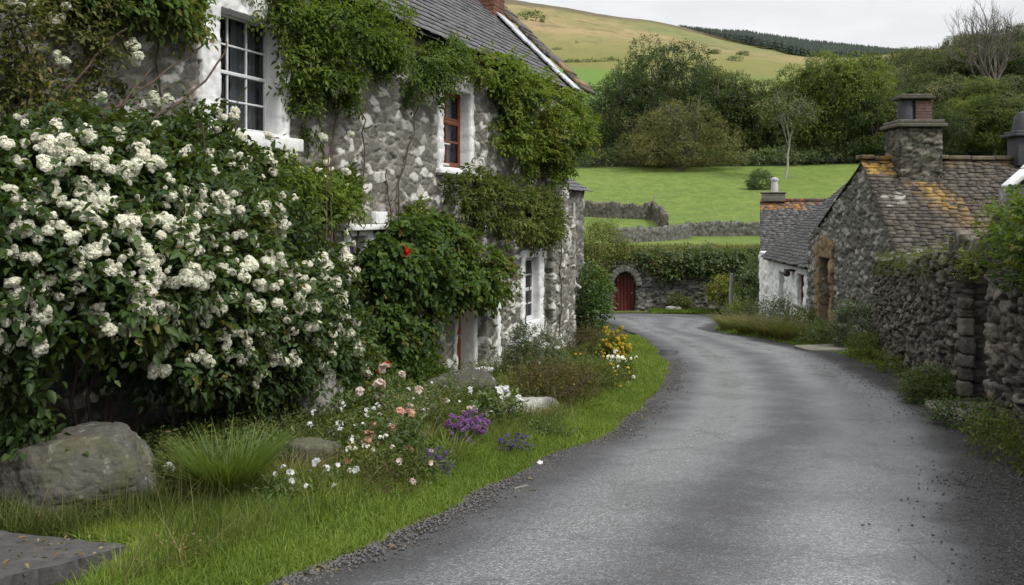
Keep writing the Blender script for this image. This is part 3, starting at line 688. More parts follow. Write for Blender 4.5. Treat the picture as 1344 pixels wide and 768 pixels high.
g = G(); HF.box(g, W2[0] - .2, W2[1] + .2, -.3, .1, W2[2] - .1, W2[2] - .006); obj('window_sill', g, M['white_paint'], house, bevel=.02)
g = G(); HF.box(g, W4[0] - .25, W4[1] + .5, -.05, .17, W4[3] + .06, W4[3] + .14); HF.box(g, W4[1] + .15, W4[1] + .48, -.05, .09, W4[3] + .145, W4[3] + .32); obj('lintel_shelf', g, M['white_paint'], house, bevel=.015)
sash(HF, house, W1[0], W1[1], W1[2], W1[3], -.15, 3, 4, 'frame_white', meet=.5, curtain=[(W1[0] + (W1[1] - W1[0]) * .58, W1[1] - .04), (W1[0] - .02, W1[0] + .12)], label='white three-by-four pane sash window with pale curtains')
w2 = sash(HF, house, W2[0], W2[1], W2[2], W2[3], -.17, 2, 3, 'frame_red', bar=.04, rail=.09, meet=.6, curtain=[(W2[0] + .35, W2[1] - .08)], label='narrow red-brown framed window with white surround')
g = G(); uM = (W2[0] + W2[1]) / 2; HF.box(g, W2[0] + .06, uM, -.16, -.12, W2[2] + .06, W2[2] + .1); HF.box(g, W2[0] + .02, W2[0] + .06, -.165, -.12, W2[2] + .05, W2[2] + .85); HF.box(g, W2[0] + .3, W2[0] + .335, -.165, -.125, W2[2] + .1, W2[2] + .85); HF.box(g, W2[0] + .06, W2[0] + .62, -.163, -.125, W2[2] + .42, W2[2] + .45)
obj('casement_bar', g, M['frame_white'], w2)
sash(HF, house, W3[0], W3[1], W3[2], W3[3], -.12, 2, 4, 'frame_white', bar=.03, rail=.09, meet=.5, curtain=[(W3[0], W3[0] + .12), (W3[1] - .14, W3[1])], label='white ground-floor sash window near the far corner')
sash(HF, house, W4[0], W4[1], W4[2], W4[3], -.14, 2, 3, 'frame_white', bar=.03, rail=.07, label='half-hidden lower window behind the flowering shrub')
# door: orange-brown leaf, white jambs, pillar
g = G(); HF.box(g, DR[0] + .02, DR[1] - .02, -.34, -.28, -1.5, DR[3] - .1)
for k in range(5): HF.box(g, DR[0] + .05 + k * .16, DR[0] + .19 + k * .16, -.28, -.265, -1.4, DR[3] - .2, k / 5)
dr = obj('front_door', g, M['orange_door'], house)
g = G(); g.ico(HF.P(DR[1] - .15, -.24, -.55), .03, 2); obj('door_knob', g, M['iron'], dr, smooth=True)
surround(DR, .03, .1, .1, 0, 'door_jamb', .3, 8, rag=.03)
pil = masonry(HF, DR[1] + .1, NI[0] - .02, -1.9, .75, None, (), T=.5, res=.022, cell=(.3, .3, .2), amp=.025, seed=21, n0=.2, joint=.15)
obj('door_pillar', pil, M['house_stone'], house, smooth=True)
g = masonry(HF, NI[0] - .16, NI[0] + .02, -1.9, .6, lambda U, Z_: U < NI[0] - .02 + .06 * np.sin(Z_ * 9) * np.sin(Z_ * 23), (), T=.12, res=.03, amp=.01, seed=22, n0=.235); g.b = [x * 0 for x in g.b]
obj('whitewashed_quoin', g, M['white_paint'], house, smooth=True)
g = G(); HF.box(g, NI[0], NI[1], -.42, -.4, -1.6, .4); obj('niche_back', g, M['house_stone'], house)
# corner buttress and second projecting strip between niche and window
obj('corner_pier', masonry(HF, wU(716), UC + .02, -2.1, 1.55, lambda U, Z_: U > wU(716) + .06 * np.sin(Z_ * 7), (), T=.3, res=.022, cell=(.26, .3, .15), amp=.028, seed=23, n0=.16, joint=.15), M['house_stone'], house, smooth=True)
# roof
sl = nrm(-HF.n * (DEP / 2) + np.array([0, 0, RISE])); SL = math.hypot(DEP / 2, RISE)
org = HF.P(U0 - .2, .22, EAVE - .16)
g = slates(org, HF.t, sl, UC - U0 + .5, SL + .3, .3, .19, .013, 31, .022, .014)
rf = obj('roof', g, M['slate'], house)
g = G(); V = [HF.P(U0 - .2, .2, EAVE - .2), HF.P(UC + .25, .2, EAVE - .2), HF.P(UC + .25, -DEP / 2, RDG + .0), HF.P(U0 - .2, -DEP / 2, RDG + .0), HF.P(U0 - .2, -DEP - .2, EAVE - .2), HF.P(UC + .25, -DEP - .2, EAVE - .2)]
g.add(V, [[0, 1, 2, 3], [3, 2, 5, 4]]); obj('roof_deck', g, M['slate'], rf)
# pale mortared verge strip and the lichened slates beyond it
def slope_box(g, u0, u1, s0, s1, lift, th, rnd=.5, aux=0.):
    c_ = org + HF.t * ((u0 + u1) / 2 - (U0 - .2)) + sl * ((s0 + s1) / 2); nn_ = np.cross(HF.t, sl); nn_ = nn_ if nn_[2] > 0 else -nn_
    g.box(c_ + nn_ * (lift + th / 2), (u1 - u0, s1 - s0, th), np.array([HF.t, sl, nn_]), rnd, aux)
g = G(); r = rs(4)
for k in range(19): slope_box(g, UC - .5 + r.normal(0, .03), UC + .02 + r.normal(0, .02), k * .18, k * .18 + .19, .06 + r.uniform(0, .022), .05, r.random())
obj('verge_flashing', g, M['lead'], rf, bevel=.008)
g = G()
for k in range(21): slope_box(g, UC + .03 + r.normal(0, .01), UC + .85 + r.normal(0, .06), k * .16 - .05, k * .16 + .17, .11 + r.uniform(0, .06), .07, r.random(), .5 if r.random() < .35 else .08)
obj('verge_slates', g, M['barn_slate'], rf)
# chimney stack on the far gable
cp = HF.P(UC - .3, -1.95, 0)
g = G()
for k in range(16): g.box(cp + np.array([0, 0, EAVE + 1.5 + k * .1]), (.66 + (.01 if k % 2 else 0), .62 + (.01 if k % 2 else 0), .098), HF.R3(), (k * .37) % 1)
ch = obj('chimney', g, M['brick'], house, bevel=.006)
g = G().box(cp + np.array([0, 0, EAVE + 3.1]), (.86, .76, .12), HF.R3()); obj('chimney_cap', g, M['step'], ch, bevel=.01)
g = G().tube([cp + np.array([0, 0, EAVE + 3.1]), cp + np.array([0, 0, EAVE + 3.6])], [.15, .12], 12); obj('chimney_pot', g, M['pot'], ch, smooth=True)
# lower annexe beyond the gable, and the downpipe on the corner
AF = Frame(HF.P(UC + .05, -.35, 0)[:2], HF.t[:2])
obj('annexe_wall', masonry(AF, .08, 2.4, -2.4, 2.25, None, (), T=1.9, res=.03, cell=(.28, .3, .15), amp=.03, seed=41, joint=.15, layers=20), M['barn_stone'], house, smooth=True)
g = slates(AF.P(-.1, .16, 2.2), AF.t, nrm(-AF.n + np.array([0, 0, .55])), 2.7, 2.2, .3, .2, .014, 43); obj('annexe_roof', g, M['slate'], house)
g = G(); pz = [wZ(747, 232), wZ(747, 332), wZ(747, 345), wZ(747, 352)]
pb = HF.P(UC + .1, .1, 0)
g.tube([pb + np.array([0, 0, 1.9]), pb + np.array([0, 0, .1]), pb + np.array([.03, -.03, -.02]), pb + np.array([.16, -.06, -.12])], .038, 8)
for z in (1.5, .6): g.tube([pb + np.array([0, 0, z]), pb + np.array([0, 0, z + .06])], .052, 8)
obj('downpipe', g, M['iron'], house, smooth=True)
# door steps
def stone_block(name, c, size, mat, label, cat, seed, rot=0, noise=.05, sub=None, group=None, sharp=4., facets=0):
    V, F = ICO[5]; V = V.copy(); n1 = (np.abs(V) ** sharp).sum(1, keepdims=True) ** (1 / sharp); V = V / n1      # rounded box
    if facets:                                                            # broken rock: a ball cut by random planes
        rr = rs(seed); U = nrm(ICO[5][0]); pn = nrm(np.vstack([rr.normal(0, 1, (facets, 3)), [[-.15, -.1, 1.]]])); facets += 1; pd = rr.uniform(.68, .95, facets); dt = U @ pn.T
        rad = np.where(dt > .05, pd[None] / np.maximum(dt, .05), 9.); k_ = 22.; rad = -np.log(np.exp(-k_ * rad).sum(1) + math.exp(-k_ * 1.12)) / k_; V = U * rad[:, None] * 1.12
    p = V * np.array(size) / min(size); V = V * (1 + noise * 2.2 * (fbm(p * 1.5 + seed, seed, 6, .56) - .5) - noise * .9 * np.maximum(0, .5 - np.abs(fbm(p * 2.3 + seed, seed + 4, 4) - .5) * 9) * .5)[:, None] * np.array(size) / 2
    cs, sn = math.cos(rot), math.sin(rot); V = V @ np.array([[cs, sn, 0], [-sn, cs, 0], [0, 0, 1]])
    c = np.array(c, float); g = G().add(V + c, F, rs(seed).random())
    return tag(obj(name, g, M[mat], None, True, base=(c[0], c[1], c[2] - size[2] / 2)), label, cat, group)
a = math.atan2(HF.t[1], HF.t[0])
c0 = HF.P(wU(655), .42, -1.36); stone_block('door_step', c0, (1.5, .55, .24), 'step', 'upper grey stone step lying against the foot of the house doorway', 'step', 3, a, .03, sharp=9)
c0 = HF.P(wU(650), 1.0, -1.5); stone_block('door_step', c0, (1.0, .55, .22), 'step', 'lower squared stone step projecting beside the brown grass clump', 'step', 5, a, .03, sharp=9)
fx = lambda px, D: (px - CX) / FPX * D
# ------------------------------------------------------------ dry stone wall on the right with its gateway
A_, B_ = np.array([5.0, 8.9]), np.array([7.8, 19.7]); tdir = (A_ - B_) / np.linalg.norm(A_ - B_)
RW = Frame(B_, tdir)                                                          # u runs from the far end towards the camera
def rU(px): D = (7.8 - 19.7 * .25926) / ((px - CX) / FPX - .25926); return (19.7 - D) / .968
gU0, gU1 = rU(1263), rU(1297)
def rtop(U):
    t = .62 + .062 * U + .12 * (fbm(np.stack([U.ravel() * 1.2, 0 * U.ravel(), 0 * U.ravel()], 1), 4, 3) - .5).reshape(U.shape) * 2
    return t + sst(U, gU1 - .15, gU1 + .35) * .42 - sst(U, gU1 + .4, gU1 + 2) * .1
dg = lambda U: -SLOPE * (19.7 - U * .968)
gtop = 1.08
g = masonry(RW, 0, 18.4, -2.0, 2.7, lambda U, Z_: (Z_ < rtop(U)) & (Z_ > dg(U) - .4), [(gU0 - .2, gU1, -2.0, gtop), (gU0 - .55, gU0 - .2, .5, gtop)], T=.55, res=.02, cell=(.24, .3, .105), amp=.05, seed=51, back=True, joint=.16, rough=.3, side_amp=.6, tilt=1.3, layers=12)
rwall = obj('dry_stone_wall', g, M['wall_stone'], None, False, base=(*RW.P(7, 0, 0)[:2], -.8))
tag(rwall, 'tall mossy dry stone wall with a narrow gateway, along the right of the lane', 'wall', kind='thing')
g = masonry(RW, gU0 - .62, gU1 + .2, gtop - .02, gtop + .34, lambda U, Z_: Z_ < gtop + .28 + .05 * np.sin(U * 4), (), T=1.3, res=.03, cell=(.16, .5, .6), amp=.03, seed=53, back=True, n0=.03)  # lintel; its unseen depth over the passage is extended to darken the opening
obj('lintel_stone', g, M['wall_stone'], rwall, True)
r = rs(8)
for s, uu, w_, d_ in ((0, gU0 - .1, .24, .17), (1, gU1 + .17, .34, .6)):
    z = -1.02 + (0 if s == 0 else .1)
    while z < (gtop - .08 if s else .5):
        h_ = r.uniform(.1, .27); h_ = min(h_, gtop - z) if s else h_
        V, F = ICO[3]; V = V / (np.abs(V) ** 6).sum(1, keepdims=True) ** (1 / 6); V = V * (1 + .3 * (fbm(V * 2 + z * 7, 3, 4) - .5))[:, None]
        V = V * np.array([w_ + r.uniform(-.08, .05), d_, h_ * .97]) / 2 @ np.eye(3)
        W_ = RW.P(uu + V[:, 0] + r.normal(0, .015), V[:, 1] + .03 - d_ / 2 + r.normal(0, .015), V[:, 2] + z + h_ / 2)
        obj('jamb_stone', G().add(W_, F, r.random()), M['wall_stone'], rwall, True); z += h_
c0 = RW.P((gU0 + gU1) / 2, .1, -.8); stone_block('threshold_slab', (c0[0], c0[1], gnd(c0[0], c0[1]) + .03), (1.15, .75, .14), 'step', 'flat pale stone slab at the foot of the gateway in the dry stone wall', 'step', 9, math.atan2(tdir[1], tdir[0]), .03, sharp=9)
c0 = gp(1085, 461); stone_block('kerb_slab', (c0[0], c0[1], c0[2] + .05), (1.3, .8, .12), 'step', 'flat grey slab at the lane edge below the barn shrub', 'step', 11, .2, .03, sharp=9)

# ------------------------------------------------------------ barn with its stone gable on the lane
barn = thing('stone_barn', (8.7, 23.0, -1.7), 'grey rubble barn with lichened slate roof, big chimney and tan doorway', 'barn')
BF = Frame((8.72, 27.0), (0, -1))                                             # u: distance towards the camera from depth 27
bU = lambda D: 27.0 - D
RZB = 3.0
def bgable(U, Z_):
    right = np.interp(U, [0, .05, .5, 1.0, 2.2, 4.4, 6.55, 6.6], [.75, .95, 1.15, 1.3, 1.95, RZB, .72, .6])
    w_ = .05 * np.sin(U * 5) + .04 * np.sin(Z_ * 11)
    return (Z_ < right + w_ * .6) & (Z_ > -2.6)
dU0, dU1 = bU(25.75), bU(24.95)
g = masonry(BF, 0, 6.6, -2.6, 3.2, bgable, [(dU0, dU1, -2.6, .42)], T=.6, res=.03, cell=(.24, .3, .14), amp=.04, seed=61, joint=.15, layers=8)
obj('gable_wall', g, M['barn_stone'], barn, True)
g = masonry(BF, dU0 - .5, dU1 + .3, -2.3, 1.1, lambda U, Z_: (Z_ < 1.02 - .55 * np.abs((U - (dU0 + dU1) / 2)) ** 2 * 1.2) & (U > dU0 - .32 + .08 * np.sin(Z_ * 8)) & (U < dU1 + .22 + .06 * np.sin(Z_ * 9)), [(dU0, dU1, -2.3, .42)], T=.35, res=.04, cell=(.4, .4, .35), amp=.035, seed=62, n0=.08)
dw = obj('doorway', g, M['tan_stone'], barn, True)
g = G(); BF.box(g, dU0 + .01, dU1 - .01, -.46, -.4, -2.3, .4); obj('door_board', g, M['dark_wood'], dw)
# closing walls
g = G(); g.box((14.5, 20.75, -.8), (11.5, .4, 2.9)); g.box((14.5, 26.6, -.8), (11.5, .4, 2.9)); g.box((20, 23.6, -.5), (.4, 5.4, 3.5)); obj('side_wall', g, M['barn_stone'], barn)
och = lambda x, z: (1. if z > 2.6 and x < 1.5 else .12 if z > 2.85 else 0.) + max(0, 1 - abs(x - .9 - (2.9 - z) * .55) / .55) * (.75 if z > 1.4 else .3) + (.25 if z < .3 and 2 < x < 4 else .06)
bs = nrm(np.array([0, 2.2, 2.3])); SLB = math.hypot(2.2, 2.3)
g = slates((8.62, 20.38, .66), (1, 0, 0), bs, 11.5, SLB + .05, .25, .11, .022, 63, .024, .026, aux_fn=lambda x, z: min(1, och(x, z)), wvar=.5)
br = obj('roof', g, M['barn_slate'], barn)
g = G(); g.add([(8.66, 20.5, .68), (20.2, 20.5, .68), (20.2, 22.6, RZB - .06), (8.66, 22.6, RZB - .06), (20.2, 26.9, -.1 + .9), (8.66, 26.0, 1.25)], [[0, 1, 2, 3], [3, 2, 4, 5]]); obj('roof_deck', g, M['barn_slate'], br)
g = G(); r = rs(9); x = 8.55
while x < 20: 
    w_ = r.uniform(.35, .6); g.box((x + w_ / 2, 22.62 + r.normal(0, .01), RZB + .02 + r.normal(0, .008)), (w_ - .01, .34, .1), None, r.random(), .55 if x < 9.6 else .22); x += w_
obj('ridge_stones', g, M['barn_slate'], br, bevel=.015)
# chimney: stack, projecting slabs, two pots side by side under a cap
cc = np.array([P(1199, 205, 22.4)[0], 22.4, 0]); cx0 = cc[0]
cf = Frame((cx0 - .53, 21.95), (1, 0))
g = masonry(Frame((cx0 - .5, 22.0), (1, 0)), 0, 1.02, 1.9, 3.72, None, (), T=.9, res=.035, cell=(.28, .3, .12), amp=.025, seed=66, back=True, layers=20)
ck = obj('chimney', g, M['wall_stone'], barn, True)
g = G(); g.box((cx0 + .01, 22.45, 3.77), (1.22, 1.1, .09)); g.box((cx0 + .01, 22.45, 3.86), (1.1, 1.0, .09)); obj('chimney_slab', g, M['wall_stone'], ck, bevel=.02)
g = G().tube([(cx0 - .2, 22.4, 3.9), (cx0 - .2, 22.4, 4.4)], [.2, .185], 16); obj('chimney_pot', g, M['pot_dark'], ck, True)
g = G()
for k in range(7): g.box((cx0 + .17, 22.4, 3.94 + k * .069), (.4 + .008 * (k % 2), .4, .067), None, (k * .37) % 1)
obj('chimney_pot', g, M['pot'], ck, bevel=.005)
g = G(); g.box((cx0, 22.4, 4.46), (.86, .56, .07), None, .2); g.box((cx0, 22.4, 4.52), (.74, .48, .05), None, .6); obj('chimney_cap', g, M['wall_stone'], ck, bevel=.015)
# second, darker chimney further along the ridge
x_ = fx(1342, 22.5); g = G(); g.box((x_, 22.5, 3.2), (.5, .5, .8), None, .3); ck = obj('chimney', g, M['pot_dark'], barn, bevel=.02); ck['label'] = 'dark slated chimney at the right edge of the photo'
g = G(); g.box((x_, 22.5, 3.56), (.74, .74, .07)); g.box((x_, 22.5, 3.63), (.6, .6, .06)); obj('chimney_slab', g, M['pot_dark'], ck, bevel=.015)
g = G().tube([(x_, 22.5, 3.66), (x_, 22.5, 3.95), (x_, 22.5, 4.12)], [.24, .2, .13], 12); obj('chimney_pot', g, M['pot_dark'], ck, True)
# eave slab by the corner
stone = G(); stone.box((9.0, 20.42, .5), (1.0, .5, .12)); obj('eave_slab', stone, M['step'], barn, bevel=.02)

# ------------------------------------------------------------ white cottage beyond the barn
cot = thing('white_cottage', (9.3, 31, -2.2), 'low whitewashed cottage with sagging dark slate roof, at the bend beyond the barn', 'cottage')
cA, cB = np.array([9.45, 35.0]), np.array([8.9, 27.0]); CF = Frame(cA, cB - cA); CL = np.linalg.norm(cB - cA)
def cu(px):
    k = (px - CX) / FPX; tx, ty = CF.t[:2]; return (k * cA[1] - cA[0]) / (tx - k * ty)
ch_ = [(cu(1021.5), cu(1029), -1.75, -.35), (cu(1045.5), cu(1054.5), -1.25, -.25)]
g = masonry(CF, 0, CL, -2.9, .2, None, ch_, T=.45, res=.05, cell=(.5, .4, .35), amp=.03, seed=71, joint=.3); g.b = [x * 0 for x in g.b]
obj('wall', g, M['white_wall'], cot, True)
g = G(); CF.box(g, ch_[0][0], ch_[0][1], -.3, -.25, -1.75, -.35, .5)
for k in range(3): CF.box(g, ch_[0][0] + .03 + k * (ch_[0][1] - ch_[0][0]) / 3, ch_[0][0] + (k + .9) * (ch_[0][1] - ch_[0][0]) / 3, -.25, -.235, -1.75, -.4, k / 3)
obj('door', g, M['grey_wood'], cot)
sash(CF, cot, ch_[1][0], ch_[1][1], ch_[1][2], ch_[1][3], -.14, 2, 2, 'frame_red', bar=.04, rail=.09, meet=.55)
g = G(); CF.box(g, ch_[1][0] - .1, ch_[1][1] + .1, -.2, .08, ch_[1][2] - .08, ch_[1][2] - .004); obj('window_sill', g, M['step'], cot)
g = G(); CF.box(g, cu(1039), cu(1043), .0, .25, -.22, -.16); q = CF.P(cu(1041), .2, -.3); g.ico(q, .11, 2, scale=(1, 1, .9)); obj('wall_lantern', g, M['dark_wood'], cot)
g = G()
for px, z, s in ((1035, -1.6, .3),): V, F = ICO[2]; g.add(CF.P(cu(px) + V[:, 0] * s * .6, .02 + V[:, 1] * .05, z + V[:, 2] * s * 1.3), F)
obj('damp_patch', g, M['grey_wood'], cot, True)
# roof over the lane front
cn_ = CF.n; s_ = nrm(-cn_ * 3.1 + np.array([0, 0, 2.72])); SLC = math.hypot(3.1, 2.72)
g = slates(CF.P(-.05 + 1.6, .25, .02), CF.t, s_, CL + .4, SLC, .26, .135, .016, 73, .022, .018, wvar=.4, clip=lambda x, z: x < CL - 1.5 or z > .75)
rf = obj('roof', g, M['cot_slate'], cot)
g = G(); g.add([CF.P(1.6, .2, -.02), CF.P(CL, .2, -.02), CF.P(CL + 1.9, -2.9, 2.66), CF.P(1.6, -2.9, 2.66), CF.P(CL, -6, 0), CF.P(1.6, -6, 0)], [[0, 1, 2, 3], [3, 2, 4, 5]]); obj('roof_deck', g, M['cot_slate'], rf)
# far wing with its ridge across: gable on the lane, slope towards us
WFar, WNear = 40.6, 35.2; wx = 9.62; wr = 2.15; wmid = 38.2
wa = nrm(np.array([.965, -.26, 0])); wb = np.array([.26, .965, 0]); WO = np.array([9.72, 35.3, 0.])
WD = 5.6; wP_ = lambda a, b, z: WO + wa * a + wb * b + np.array([0, 0, z])
wf = Frame(wP_(0, WD, 0)[:2], -wb[:2])
g = masonry(wf, 0, WD, -3.2, 2.4, lambda U, Z_: (Z_ < np.interp(U, [0, 2.6, 5.6], [.1, wr, .0])), (), T=.4, res=.06, cell=(.34, .3, .22), amp=.03, seed=75)
obj('wing_gable', g, M['barn_stone'], cot, True)
ws = nrm(wb * 3 + np.array([0, 0, wr]))
g = slates(wP_(-.12, -.2, -.12), wa, ws, 4.6, math.hypot(3.2, wr + .12), .28, .14, .016, 76, .022, .02, aux_fn=lambda x, z: .85 if z > 3.2 and x < 1.7 else (.3 if z > 3.4 else 0), wvar=.4)
wrf = obj('wing_roof', g, M['cot_slate'], cot)
g = G(); g.add([wP_(-.08, 0, -.1), wP_(4.5, 0, -.1), wP_(4.5, 3, wr - .06), wP_(-.08, 3, wr - .06), wP_(4.5, WD, 0), wP_(-.08, WD, 0)], [[0, 1, 2, 3], [3, 2, 4, 5]]); obj('wing_deck', g, M['cot_slate'], wrf)
g = G(); x = 0; wR = np.array([wa, wb, [0, 0, 1]])
while x < 4.4: g.box(wP_(x + .2, 3, wr + .06), (.39, .3, .12), wR, r.random(), .75 if x < 1.4 else .3); x += .4
obj('ridge_tiles', g, M['cot_slate'], wrf, bevel=.02)
g = G(); g.box(wP_(.4, 3, wr + .15), (.95, .7, .34), wR); g.box(wP_(.4, 3, wr + .36), (1.05, .8, .07), wR); ck = obj('chimney', g, M['step'], cot, bevel=.03)
g = G().tube([wP_(.45, 3, wr + .38), wP_(.45, 3, wr + .9)], [.15, .13], 14).tube([wP_(.45, 3, wr + .86), wP_(.45, 3, wr + .95)], [.165, .165], 14); obj('chimney_pot', g, M['pot_pale'], ck, True)
g = G(); g.box((14.3, 40.4, -1.4), (4.5, .3, 3)); obj('back_wall', g, M['barn_stone'], cot)
g = G().tube([wf.P(5.5, .07, -.1), wf.P(5.5, .07, -2.8)], .05, 8); obj('downpipe', g, M['iron'], cot, True)

# ------------------------------------------------------------ edge building on the right: roof with white verge and dark chimney
shed = thing('slate_roofed_outbuilding', (8.4, 11, -.9), 'slate-roofed outbuilding with a white roof verge at the right edge', 'building')
sx0, sz0 = 7.16, 2.02; pit = .86
g = G(); g.box((8.6, 13.0, .5), (3.2, .3, 3.0)); g.box((8.6, 8.0, .5), (3.2, .3, 3.0)); g.box((7.12, 10.5, .5), (.3, 4.7, 3.0)); g.box((10.1, 10.5, .5), (.3, 4.7, 3.0)); obj('wall', g, M['barn_stone'], shed)
ss = nrm(np.array([1, 0, pit])); g = slates((sx0 - .12, 7.7, sz0 - .1), (0, 1, 0), ss, 5.2, 2.3, .3, .2, .016, 81); so_ = obj('roof', g, M['barn_slate'], shed)
g = G(); g.add([(sx0 - .05, 7.75, sz0 - .06), (sx0 - .05, 12.95, sz0 - .06), (8.6, 12.95, sz0 + 1.36), (8.6, 7.75, sz0 + 1.36), (10.3, 12.95, sz0 - .1), (10.3, 7.75, sz0 - .1)], [[0, 1, 2, 3], [3, 2, 4, 5]]); obj('roof_deck', g, M['barn_slate'], so_)
g = G(); nn_ = np.array([-ss[2], 0, ss[0]])
for k in range(6): g.box(np.array([sx0 - .1, 12.98, sz0 - .06]) + ss * (k * .38 + .19) + nn_ * (.07 + .012 * (k % 2)), (.375, .26, .075), np.array([ss, [0, 1, 0], nn_]), k / 6)
obj('verge_coping', g, M['white_paint'], so_, bevel=.02)
# ------------------------------------------------------------ far end: retaining wall with the arched red door
aw0, aw1 = P(775, 400, 46.2), P(1000, 400, 46.2)
AW = Frame((2.0, 46.0), (1, .03)); aU = lambda px: ((px - CX) / FPX * 46.2 - 2.0)
d0, d1 = aU(805), aU(834); dz0 = -3.3; spring = -2.0; apex = -1.32
def arch(U, Z_):
    c_ = (d0 + d1) / 2; hw = (d1 - d0) / 2; x = np.abs(U - c_) / hw
    return (x < 1) & (Z_ < spring + (apex - spring) * np.sqrt(np.clip(1 - x ** 1.7, 0, 1)))
atop = lambda U: np.interp(U, [0, aU(800), aU(838), aU(846), aU(870), aU(985), 16], [-.9, -.78, -.75, -.95, -1.25, -1.25, -1.2])
g = masonry(AW, 0, 15, -3.7, -.5, lambda U, Z_: (Z_ < atop(U)) & ~arch(U, Z_), (), T=.6, res=.05, cell=(.36, .3, .16), amp=.05, seed=91, joint=.2)
aw = obj('field_wall', g, M['far_wall'], None, True, base=(9, 46, -3.3)); tag(aw, 'grey stone retaining wall holding an arched red door at the end of the lane', 'wall', kind='thing')
def arch_in(U, Z_): return arch(U, Z_)
def wedge():
    g = G(); c_ = (d0 + d1) / 2; hw = (d1 - d0) / 2; rr = rs(5)
    for k in range(13):
        t = math.pi * (k + .5) / 13; x, z = math.cos(t) * (hw + .16), math.sin(t) * (apex - spring + .2); 
        ax = nrm(np.array([math.cos(t) * 1.0, 0, math.sin(t)])); ay = np.array([0, 1, 0.]); az = np.cross(ax, ay)
        q = AW.P(c_ + x, .04, spring + z); g.box(q, (.3 + rr.uniform(-.03, .05), .3, .19), np.array([ax, ay, az]), rr.random())
    return g
obj('arch_stones', wedge(), M['far_wall'], aw, bevel=.02)
g = G(); nb = 6
for k in range(nb):
    a, b = d0 + (d1 - d0) * k / nb, d0 + (d1 - d0) * (k + 1) / nb; uu = np.linspace(a + .008, b - .008, 5); c_ = (d0 + d1) / 2; hw = (d1 - d0) / 2
    zt = spring + (apex - spring) * np.sqrt(np.clip(1 - (np.abs(uu - c_) / hw) ** 1.7, 0, 1))
    V = np.concatenate([AW.P(uu, -.3, dz0 + 0 * uu), AW.P(uu, -.3, zt + .02), AW.P(uu, -.36, dz0 + 0 * uu), AW.P(uu, -.36, zt + .02)])
    F = [[i, i + 1, i + 6, i + 5] for i in range(4)] + [[0, 5, 15, 10], [4, 14, 19, 9]]; g.add(V, F, k / nb * .9)
AW.box(g, d0, d1, -.42, -.37, dz0, spring)
ad = tag(obj('door', g, M['door_red'], aw), 'dark red boarded door with a rounded top')
g = G().ico(AW.P(d1 - .14, -.28, -2.4), .04, 2); obj('door_handle', g, M['iron'], ad)

# dry stone walls crossing the field
def field_wall(name, pts, h, label, seed, mat='far_wall', T=.5):
    """a wall following the ground between plan points"""
    pts = np.array(pts, float); cum = np.concatenate([[0], np.cumsum(np.linalg.norm(np.diff(pts, axis=0), axis=1))]); n_ = int(cum[-1] / .11) + 1
    s = np.linspace(0, cum[-1], n_); x, y = np.interp(s, cum, pts[:, 0]), np.interp(s, cum, pts[:, 1]); b = gz(x, y)
    t = nrm(np.stack([np.gradient(x), np.gradient(y)], 1)); nx_, ny_ = t[:, 1], -t[:, 0]; rr = rs(seed); hh = h * (1 + .22 * (fbm(np.stack([s, 0 * s, 0 * s], 1) * .8, seed, 3) - .5) * 2)
    half = [(.5, -.3)] + [(.5 - .14 * z, z) for z in np.linspace(.05, .92, 8)] + [(.26, 1.0)]; prof = half + [(-a, c_) for a, c_ in half[::-1]]; k = len(prof)
    V = np.stack([np.stack([x + nx_ * T * a + rr.normal(0, .035, n_), y + ny_ * T * a + rr.normal(0, .045, n_), b + hh * c_ + rr.normal(0, .035, n_) * (1 + (c_ > .9))], 1) for a, c_ in prof], 1)
    i = np.arange(n_ - 1)[:, None] * k + np.arange(k - 1)[None]; F = np.stack([i, i + 1, i + k + 1, i + k], -1).reshape(-1, 4)
    g = G(); [g.add(np.vstack([V[e], V[e].mean(0)]), [[j, j + 1, k] for j in range(k - 1)], .4) for e in (0, -1)]
    g.add(V.reshape(-1, 3), F, rr.random(n_ * k), (rr.random(n_ * k) < .35) * .6)
    o = obj(name, g, M[mat], None, True, base=(x[n_ // 2], y[n_ // 2], b[n_ // 2])); return tag(o, label, 'wall', 'dry stone walls across the field', 'thing')
field_wall('field_boundary_wall', [(fx(800, 62), 62), (fx(880, 66), 66), (fx(905, 72), 72), (fx(1005, 72), 72), (fx(1090, 73), 73)], 1.0, 'grey dry stone wall crossing the whole field below the trees', 5)
field_wall('field_boundary_wall', [(fx(700, 86), 86), (fx(780, 84), 84), (fx(858, 83), 83), (fx(866, 80), 80), (fx(874, 74.5), 74.5)], 1.25, 'short darker field wall ending at a corner, left and uphill', 6, 'wall_stone')
g = G().tube([(fx(859, 83), 83, gnd(0, 83) - .2), (fx(859, 83), 83, gnd(0, 83) + 2.1)], .07, 6); tag(obj('fence_post', g, M['grey_wood'], None, base=(fx(859, 83), 83, gnd(0, 83))), 'thin wooden post at the corner of the field walls', 'post')
q = gp(960, 419); g = G(); pts = [(q[0], q[1], q[2] - .2), (q[0] - .02, q[1], q[2] + 1.0), (q[0] + .01, q[1], q[2] + 1.92)]; g.tube(pts, [.09, .085, .07], 10); tag(obj('gate_post', g, M['grey_wood'], None, True, base=q), 'weathered grey timber post standing by the lane opposite the arched door', 'post')
